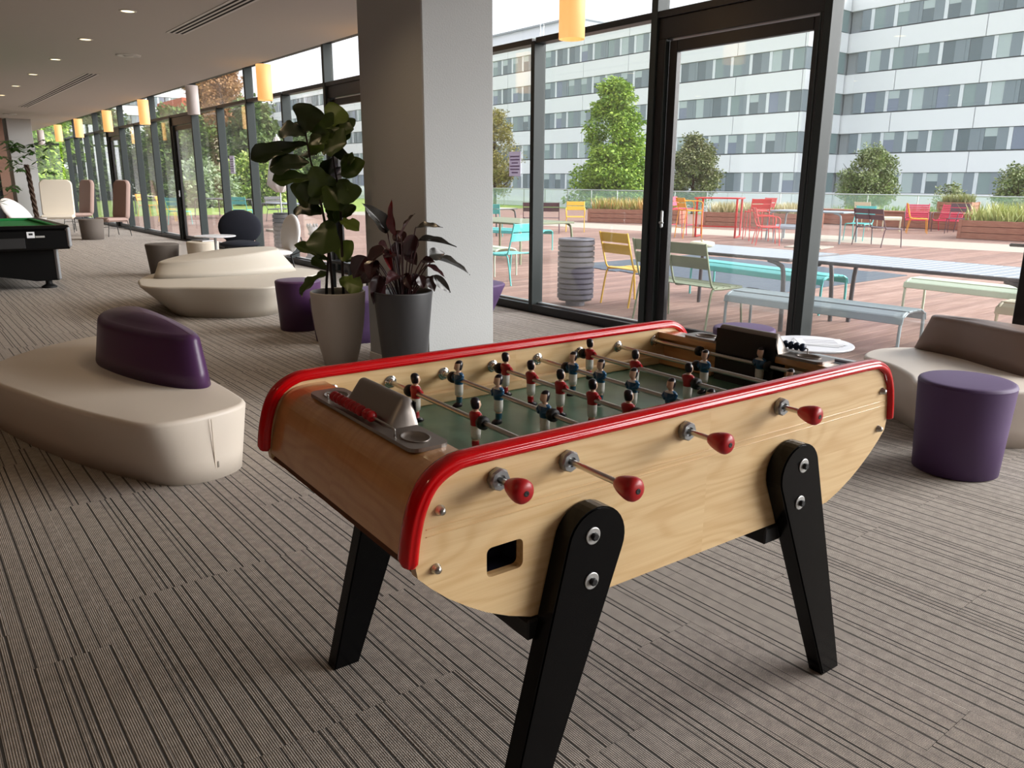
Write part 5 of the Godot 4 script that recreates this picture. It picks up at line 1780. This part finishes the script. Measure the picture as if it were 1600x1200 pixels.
	for sz in [-1.0, 1.0]:
		var l := MB.new()
		l.tube([Vector3(-0.32, 0.97, sz * 0.5), Vector3(-0.33, 0.025, sz * 0.5), Vector3(0.33, 0.025, sz * 0.5), Vector3(0.32, 0.97, sz * 0.5)], 0.026, 6)
		part(bt, "leg_frame", l.mesh(), M.paint_red)
	bx(bt, "footrest", Vector3(0, 0.27, 0), Vector3(0.03, 0.03, 1.0), M.paint_red)
	slat_chair("orange-yellow bar stool at left of red bar table", Vector3(16.05, 0, -13.25), 1.15, M.paint_orange, 0.46, true, true, "bar_stool")
	slat_chair("red bar stool in front of the red bar table", Vector3(16.75, 0, -11.75), 2.5, M.paint_red, 0.46, false, true, "bar_stool")
	slat_chair("dark red bar stool at right end of the bar table", Vector3(17.75, 0, -12.35), -1.9, M.paint_coral, 0.46, false, true, "bar_stool")
	slat_chair("pink bar stool between coral stool and the red bar table", Vector3(16.95, 0, -14.25), 0.3, M.paint_pink, 0.46, false, true, "bar_stool")
	slat_chair("coral bar stool leftmost of the bar group", Vector3(16.3, 0, -14.0), 0.7, M.paint_coral, 0.46, false, true, "bar_stool")
	slat_chair("coral red armchair right of the red bar table", Vector3(15.75, 0, -10.75), 0.75, M.paint_coral, 0.56, true, false, "terrace_armchair")
	slat_table("grey table between coral armchair and plum loveseat", Vector3(17.7, 0, -10.85), 0.1, Vector3(0.9, 0.72, 1.9), M.paint_steel, 0, M.paint_grey)
	slat_bench("grey stool under table beside the coral armchair", Vector3(16.8, 0, -10.7), 0.1, 0.9, M.paint_steel)
	slat_chair("turquoise chair behind the door's right post", Vector3(18.9, 0, -10.3), -1.5, M.paint_teal)
	slat_chair("plum two-seat slatted bench right of door, facing away", Vector3(17.55, 0, -9.1), 1.15, M.paint_plum, 0.96, false, false, "terrace_loveseat", true)
	bx(thing("paving_stone", "white flat slab on decking by grey table", "slab", Vector3(15.9, 0.0, -9.75), 0.2), "slab", Vector3(0, 0.012, 0), Vector3(0.8, 0.024, 0.8), M.stone_white, 0.004)
	# right background group
	slat_chair("orange-yellow slatted chair in front of pink loungers", Vector3(23.1, 0, -10.85), 0.5, M.paint_orange, 0.52)
	lounger("hot pink low lounger behind the orange chair", Vector3(24.4, 0, -11.5), -1.1)
	lounger("hot pink low lounger turned right beside its twin", Vector3(24.7, 0, -10.75), -1.5)
	slat_bench("cream stool left of the pink loungers", Vector3(23.4, 0, -11.75), 0.5, 0.5, M.paint_cream, 0.4, "terrace_stool")
	slat_chair("cream slatted chair far left of pink loungers", Vector3(23.4, 0, -12.55), 1.6, M.paint_cream)
	slat_chair("dark plum chair facing left at right of pink loungers", Vector3(23.95, 0, -10.15), -1.3, M.paint_plum)
	planter("timber planter box at right edge with pale grasses", Vector3(23.0, 0, -8.2), 0.1, Vector3(2.2, 0.47, 2.2), Color(0.34, 0.40, 0.12), Color(0.60, 0.58, 0.24), 0.55, 260)
	planter("timber planter of feathery beige grass behind coral armchair", Vector3(22.0, 0, -15.2), 0.4, Vector3(1.5, 0.46, 3.4), Color(0.42, 0.36, 0.18), Color(0.66, 0.58, 0.36), 0.42, 600)
	planter("dark timber planter with shrub standing on raised bed", Vector3(27.3, 0.44, -11.6), 0.1, Vector3(0.8, 0.36, 1.0), Color(0.24, 0.28, 0.12), Color(0.46, 0.44, 0.22), 0.35, 300)
	# left background, seen through the far bays
	slat_chair("turquoise chair seen through the window beside navy chair", Vector3(9.4, 0, -26.6), 2.4, M.paint_teal)
	slat_table("dark table seen through the window above navy chair", Vector3(9.9, 0, -30.0), 0.2, Vector3(1.0, 0.7, 2.4), M.paint_charcoal)
	slat_chair("dark slatted chair beside the closed parasol", Vector3(10.8, 0, -26.8), 0.6, M.paint_charcoal, 0.96, false, false, "terrace_loveseat", true)
	slat_table("pale table under the closed parasol", Vector3(9.7, 0, -23.2), 0.2, Vector3(1.0, 0.7, 1.8), M.paint_steel, 0, M.paint_charcoal)
	slat_chair("turquoise chair seen through the left far glass door", Vector3(7.3, 0, -26.3), 2.2, M.paint_teal)
	slat_chair("yellow chair seen through the left far glass door", Vector3(7.55, 0, -28.6), 1.2, M.paint_yellow)
	slat_chair("orange chair outside behind the rose-beige chair", Vector3(8.0, 0, -33.0), 0.8, M.paint_orange)
	slat_table("pale table outside behind the rose-beige chair", Vector3(8.6, 0, -36.5), 0.0, Vector3(1.0, 0.7, 2.4), M.paint_cream, 0, M.paint_charcoal)
	var ps := thing("parasol", "closed pale grey parasol outside behind the fig leaves", "parasol", Vector3(8.6, 0, -21.3))
	var pm := MB.new()
	pm.lathe([Vector2(0.02, 0.05), Vector2(0.02, 2.55), Vector2(0.0, 2.58)], 10)
	part(ps, "pole", pm.mesh(), M.aluminium_light)
	var cl := MB.new()
	var rings := []
	for a in [[1.05, 0.10], [1.25, 0.30], [1.5, 0.26], [1.9, 0.20], [2.3, 0.12], [2.5, 0.05]]:
		var r := PackedVector3Array()
		for k in 24:
			var rr: float = a[1] * (1.0 + 0.22 * cos(8.0 * TAU * k / 24.0))
			r.append(Vector3(cos(TAU * k / 24) * rr, a[0], sin(TAU * k / 24) * rr))
		rings.append(r)
	cl.loft(rings)
	part(ps, "canopy", cl.mesh(), M.parasol_cloth)
	bx(ps, "base", Vector3(0, 0.03, 0), Vector3(0.7, 0.06, 0.7), M.stone_white, 0.01)
	# dark bin on the left
	var b2 := thing("litter_bin", "dark slatted bin outside beside the white chair", "bin", Vector3(6.3, 0, -15.5))
	for i in 8:
		var r := MB.new()
		r.lathe([Vector2(0.2, 0.08 + 0.08 * i), Vector2(0.225, 0.082 + 0.08 * i), Vector2(0.225, 0.146 + 0.08 * i), Vector2(0.2, 0.148 + 0.08 * i)], 24, Vector3(), true)
		part(b2, "ring", r.mesh(), M.paint_charcoal)
	var ln2 := MB.new()
	ln2.lathe([Vector2(0, 0), Vector2(0.2, 0), Vector2(0.2, 0.74), Vector2(0, 0.74)], 24, Vector3(), true)
	part(b2, "liner", ln2.mesh(), M.black_matt)
	# garden chess pieces
	chess("grey garden chess queen outside beside the far window post", Vector3(5.98, 0, -13.45), 0.62, 8)
	chess("grey garden chess rook just right of the queen", Vector3(6.22, 0, -13.1), 0.48, 5)
	chess("grey garden chess pawn seen right of the fig stem", Vector3(6.1, 0, -10.4), 0.40, 0)

func chess(label: String, at: Vector3, h: float, points: int) -> void:
	var t := thing("garden_chess_piece", label, "chess piece", at)
	var b := MB.new()
	b.lathe([Vector2(0, 0), Vector2(0.14, 0), Vector2(0.145, 0.04), Vector2(0.11, 0.07), Vector2(0.115, 0.10), Vector2(0.075, 0.14)], 24)
	part(t, "foot", b.mesh(), M.chess_grey)
	var m := MB.new()
	m.lathe([Vector2(0.075, 0.14), Vector2(0.058, h * 0.5), Vector2(0.055, h * 0.68), Vector2(0.085, h * 0.72), Vector2(0.06, h * 0.76), Vector2(0.10, h * 0.92), Vector2(0.08, h * 0.94), Vector2(0.0, h * 0.96)], 24)
	part(t, "body", m.mesh(), M.chess_grey)
	if points > 0:
		var c := MB.new()
		for k in points:
			var a := TAU * k / points
			c.sphere(Vector3(cos(a) * 0.085, h * 0.96, sin(a) * 0.085), Vector3(0.026, 0.035, 0.026), 8, 6)
		part(t, "crown", c.mesh(), M.chess_grey)

func lounger(label: String, at: Vector3, turn: float) -> void:
	var t := thing("low_lounger", label, "lounger", at, turn, "hot pink low loungers")
	for i in 7:
		bx(t, "back_slat", Vector3(0, 0.40 + 0.055 * i, -0.22 - 0.035 * i), Vector3(0.62, 0.048, 0.012), M.paint_pink, 0.004).rotation.x = -0.55
	for i in 6:
		bx(t, "seat_slat", Vector3(0, 0.36 - 0.012 * (5 - absf(i - 4.0)), -0.18 + 0.085 * i), Vector3(0.62, 0.012, 0.076), M.paint_pink, 0.004)
	for x in [-0.31, 0.31]:
		var f := MB.new()
		f.tube(curve3([Vector3(x, 0.78, -0.46), Vector3(x, 0.36, -0.2), Vector3(x, 0.30, 0.0), Vector3(x, 0.36, 0.3)], 12), 0.012, 6)
		part(t, "frame", f.mesh(), M.paint_pink)
		var a := MB.new()
		a.tube(curve3([Vector3(x, 0.52, -0.34), Vector3(x * 1.1, 0.54, 0.0), Vector3(x * 1.1, 0.5, 0.2), Vector3(x, 0.0, 0.28)], 12), 0.013, 6)
		part(t, "armrest", a.mesh(), M.paint_plum)
		var l := MB.new()
		l.tube([Vector3(x, 0.33, -0.16), Vector3(x, 0.0, -0.30)], 0.012, 6)
		part(t, "leg", l.mesh(), M.paint_pink)


# ------------------------------------------------------------------ lamps and vents
const ORDINAL := ["nearest", "second", "third", "fourth", "fifth", "sixth", "seventh", "eighth", "ninth", "tenth", "eleventh", "twelfth"]

func build_ceiling_fittings() -> void:
	# glowing paper tubes hanging along the ceiling edge
	var shade := MB.new()
	shade.lathe([Vector2(0.1, 0.0), Vector2(0.102, 0.002), Vector2(0.102, 0.468), Vector2(0.1, 0.47)], 32)
	shade.lathe([Vector2(0.097, 0.47), Vector2(0.097, 0.0)], 32)
	shade.lathe([Vector2(0.097, 0.0), Vector2(0.1, 0.0)], 32)
	var sm := shade.mesh()
	var cap := MB.new()
	cap.lathe([Vector2(0, 0.455), Vector2(0.0965, 0.455), Vector2(0.0965, 0.465), Vector2(0, 0.465)], 24, Vector3(), true)
	var cpm := cap.mesh()
	var zs := [-4.95, -8.18, -11.33, -14.60, -17.84, -21.15, -24.6, -27.7, -31.0]
	var names := ["glowing tube pendant nearest the glass door", "glowing tube pendant hidden behind white column", "glowing tube pendant left of the fig plant", "unlit white tube pendant among the glowing ones", "glowing tube pendant just beyond the unlit white one", "second glowing tube pendant beyond the unlit one", "third glowing tube pendant beyond the unlit one", "furthest glowing tube pendant at the far end", "unlit white tube pendant beside the far column"]
	for i in zs.size():
		var lit := i != 3 and i != 8
		var t := thing("pendant_lamp", names[i], "lamp", Vector3(4.45, 2.457, zs[i]), 0.0, "tube pendants along the glazed wall")
		part(t, "shade", sm, M.pendant_lamp_lit if lit else M.pendant_shade_off)
		part(t, "cap", cpm, M.vent_white)
		var cd := MB.new()
		cd.tube([Vector3(0, 0.46, 0), Vector3(0, 0.925, 0)], 0.006, 6)
		part(t, "cord", cd.mesh(), M.black_matt)
		if lit:
			var l := OmniLight3D.new()
			l.name = "pendant_light"
			l.light_color = srgb(255, 190, 112)
			l.light_energy = 0.06
			l.light_size = 0.08
			l.omni_range = 40.0
			l.omni_attenuation = 2.0
			l.shadow_enabled = true
			l.position = Vector3(0, 0.22, 0)
			t.add_child(l)
	# recessed downlights
	var ring := MB.new()
	ring.lathe([Vector2(0.058, -0.002), Vector2(0.062, -0.008), Vector2(0.078, -0.006), Vector2(0.080, 0.0)], 32)
	var rgm := ring.mesh()
	var disc := MB.new()
	disc.lathe([Vector2(0.0, -0.004), Vector2(0.058, -0.004)], 32)
	var dcm := disc.mesh()
	for row in [[2.10, 0.0], [-1.2, 0.0], [-4.4, 0.0]]:  # middle and inner rows are unseen, added as warm interior fill
		for i in 12:
			var z := -0.67 - 1.985 * 2.0 - 1.985 * i if row[0] > 2.0 else 2.0 - 3.0 * i
			var lab: String = ("%s recessed downlight in the row beside the slot vents" % ORDINAL[i]) if row[0] > 2.0 else ("%s unseen downlight added for fill in the %s row" % [ORDINAL[i], "middle" if row[0] > -2.0 else "inner"])
			var t := thing("downlight", lab, "light", Vector3(row[0], CEIL, z), 0.0, "recessed downlights")
			part(t, "trim_ring", rgm, M.vent_white)
			part(t, "lens", dcm, M.downlight_glow)
			var l := SpotLight3D.new()
			l.name = "downlight_beam"
			l.light_color = srgb(255, 222, 178)
			l.light_energy = 0.8 if row[0] > 2.0 else 0.7
			l.light_size = 0.055
			l.spot_angle = 62.0
			l.spot_range = 20.0
			l.spot_attenuation = 2.0
			l.shadow_enabled = true
			l.position = Vector3(0, -0.02, 0)
			l.rotation.x = -PI / 2
			t.add_child(l)
	# linear slot vents
	for v in [[-9.55, -4.2, "long black slot vent in ceiling near top of picture"], [-21.2, -13.86, "further black slot vent in ceiling beside the downlights"]]:
		var t := thing("slot_vent", v[2], "vent", Vector3(2.79, CEIL, (v[0] + v[1]) / 2))
		var L: float = v[1] - v[0]
		bx(t, "frame", Vector3(0, -0.003, 0), Vector3(0.20, 0.006, L), M.vent_white)
		for x in [-0.055, 0.0, 0.055]:
			bx(t, "slot", Vector3(x, -0.0065, 0), Vector3(0.026, 0.002, L - 0.06), M.vent_black)
	# round ceiling diffusers
	for d in [[Vector3(2.77, CEIL, -11.56), "round white ceiling diffuser between the slot vents"], [Vector3(2.80, CEIL, -23.7), "round white ceiling diffuser near the far column"]]:
		var t := thing("ceiling_diffuser", d[1], "vent", d[0])
		var m := MB.new()
		m.lathe([Vector2(0.15, 0.0), Vector2(0.145, -0.012), Vector2(0.12, -0.016), Vector2(0.095, -0.002), Vector2(0.06, -0.006), Vector2(0.055, -0.020), Vector2(0.0, -0.024)], 32)
		part(t, "disc", m.mesh(), M.vent_white)

const FIG := [[2.47,1.719,-5.575,2.478,1.873,-5.516,0.157],[2.476,1.698,-5.591,2.345,1.735,-5.689,0.133],[2.496,1.633,-5.618,2.179,1.545,-5.786,0.097],[2.47,1.497,-5.538,2.254,1.495,-5.674,0.138],[2.492,1.385,-5.561,2.257,1.395,-5.619,0.102],[2.521,1.556,-5.658,2.707,1.73,-5.626,0.147],[2.613,1.746,-5.56,2.764,1.878,-5.518,0.14],[2.616,1.645,-5.526,2.728,1.737,-5.383,0.158],[2.64,1.556,-5.507,2.797,1.605,-5.509,0.182],[2.525,1.386,-5.578,2.438,1.247,-5.713,0.145],[2.553,1.431,-5.58,2.467,1.249,-5.579,0.146],[2.564,1.132,-5.586,2.468,1.199,-5.747,0.134],[2.585,1.089,-5.495,2.48,0.889,-5.41,0.175],[2.617,0.908,-5.562,2.84,0.856,-5.469,0.122],[2.686,1.203,-5.484,2.805,1.311,-5.54,0.103],[2.722,1.432,-5.455,2.869,1.434,-5.499,0.122],[2.719,1.353,-5.405,2.806,1.319,-5.388,0.091],[2.637,1.295,-5.478,2.643,1.084,-5.57,0.079],[2.701,1.097,-5.499,2.818,1.186,-5.397,0.055],[2.639,1.09,-5.426,2.662,1.057,-5.247,0.072],[2.595,0.702,-5.596,2.446,0.556,-5.809,0.079],[2.598,0.779,-5.538,2.408,0.91,-5.667,0.061],[2.561,0.733,-5.548,2.479,0.806,-5.584,0.061],[2.625,0.651,-5.472,2.77,0.618,-5.344,0.115],[2.682,0.804,-5.465,2.802,0.789,-5.494,0.061],[2.652,1.556,-5.505,2.632,1.386,-5.674,0.182],[2.705,1.478,-5.492,2.687,1.316,-5.717,0.159],[2.75,1.5,-5.426,2.795,1.533,-5.347,0.073],[2.58,0.955,-5.59,2.737,0.92,-5.673,0.073],[2.738,0.776,-5.474,2.859,0.817,-5.495,0.061],[2.51,1.633,-5.621,2.597,1.711,-5.531,0.134],[2.563,1.248,-5.598,2.507,1.339,-5.742,0.122],[2.567,1.587,-5.507,2.62,1.638,-5.302,0.169],[2.56,1.556,-5.605,2.556,1.595,-5.818,0.134],[2.638,1.386,-5.419,2.698,1.252,-5.348,0.132],[2.572,1.341,-5.523,2.611,1.206,-5.382,0.145],[2.498,1.475,-5.562,2.57,1.295,-5.524,0.157],[2.65,1.702,-5.537,2.582,1.8,-5.566,0.146],[2.712,1.556,-5.447,2.749,1.443,-5.33,0.134],[2.593,1.202,-5.557,2.667,1.109,-5.509,0.122],[2.494,1.69,-5.661,2.513,1.812,-5.86,0.134],[2.709,1.645,-5.431,2.798,1.806,-5.49,0.133]]
const PHIL := [[2.58,1.053,-4.63,2.429,1.221,-4.606,0.079],[2.64,1.034,-4.618,2.57,1.225,-4.572,0.046],[2.644,1.025,-4.566,2.67,1.161,-4.466,0.09],[2.74,1.075,-4.541,2.836,1.088,-4.399,0.055],[2.724,0.997,-4.484,2.903,0.983,-4.354,0.039],[2.792,0.895,-4.464,2.904,0.913,-4.459,0.066],[2.846,0.872,-4.493,3.04,0.809,-4.382,0.052],[2.785,0.834,-4.488,2.873,0.769,-4.416,0.045],[2.831,0.766,-4.474,2.933,0.658,-4.445,0.046],[2.578,0.927,-4.661,2.472,0.827,-4.786,0.121],[2.556,0.851,-4.725,2.496,0.709,-4.855,0.092],[2.467,0.892,-4.732,2.412,0.755,-4.819,0.085],[2.578,0.947,-4.622,2.499,0.983,-4.586,0.066],[2.652,0.984,-4.654,2.696,0.881,-4.713,0.061],[2.583,0.939,-4.656,2.558,0.823,-4.56,0.039],[2.725,1.035,-4.529,2.677,0.893,-4.571,0.067],[2.516,0.771,-4.644,2.46,0.609,-4.63,0.06],[2.678,0.777,-4.592,2.674,0.689,-4.508,0.049],[2.725,0.778,-4.554,2.735,0.697,-4.562,0.055],[2.809,0.759,-4.495,2.832,0.669,-4.473,0.049],[2.595,0.752,-4.666,2.605,0.6,-4.757,0.061],[2.62,0.772,-4.563,2.485,0.761,-4.47,0.066],[2.635,0.891,-4.631,2.712,0.825,-4.72,0.036],[2.751,0.871,-4.488,2.788,0.864,-4.403,0.042],[2.695,0.76,-4.574,2.653,0.677,-4.578,0.055],[2.55,0.761,-4.659,2.497,0.684,-4.629,0.054],[2.741,0.769,-4.511,2.763,0.69,-4.494,0.048],[2.608,0.918,-4.606,2.535,0.898,-4.596,0.072],[2.707,0.914,-4.586,2.715,0.848,-4.51,0.061],[2.67,0.987,-4.59,2.663,1.054,-4.669,0.067],[2.508,0.869,-4.685,2.437,0.771,-4.636,0.072]]
const FIG_STEMS := [[[2.591,0.564,-5.522],[2.584,0.84,-5.528],[2.572,1.017,-5.537],[2.545,1.249,-5.559],[2.525,1.42,-5.574],[2.506,1.498,-5.589],[2.488,1.654,-5.603],[2.484,1.721,-5.606]],[[2.664,0.598,-5.491],[2.669,1.04,-5.487],[2.67,1.249,-5.486],[2.647,1.477,-5.504],[2.635,1.645,-5.513]],[[2.572,0.595,-5.588],[2.594,0.837,-5.571],[2.628,1.248,-5.545],[2.64,1.329,-5.535]]]
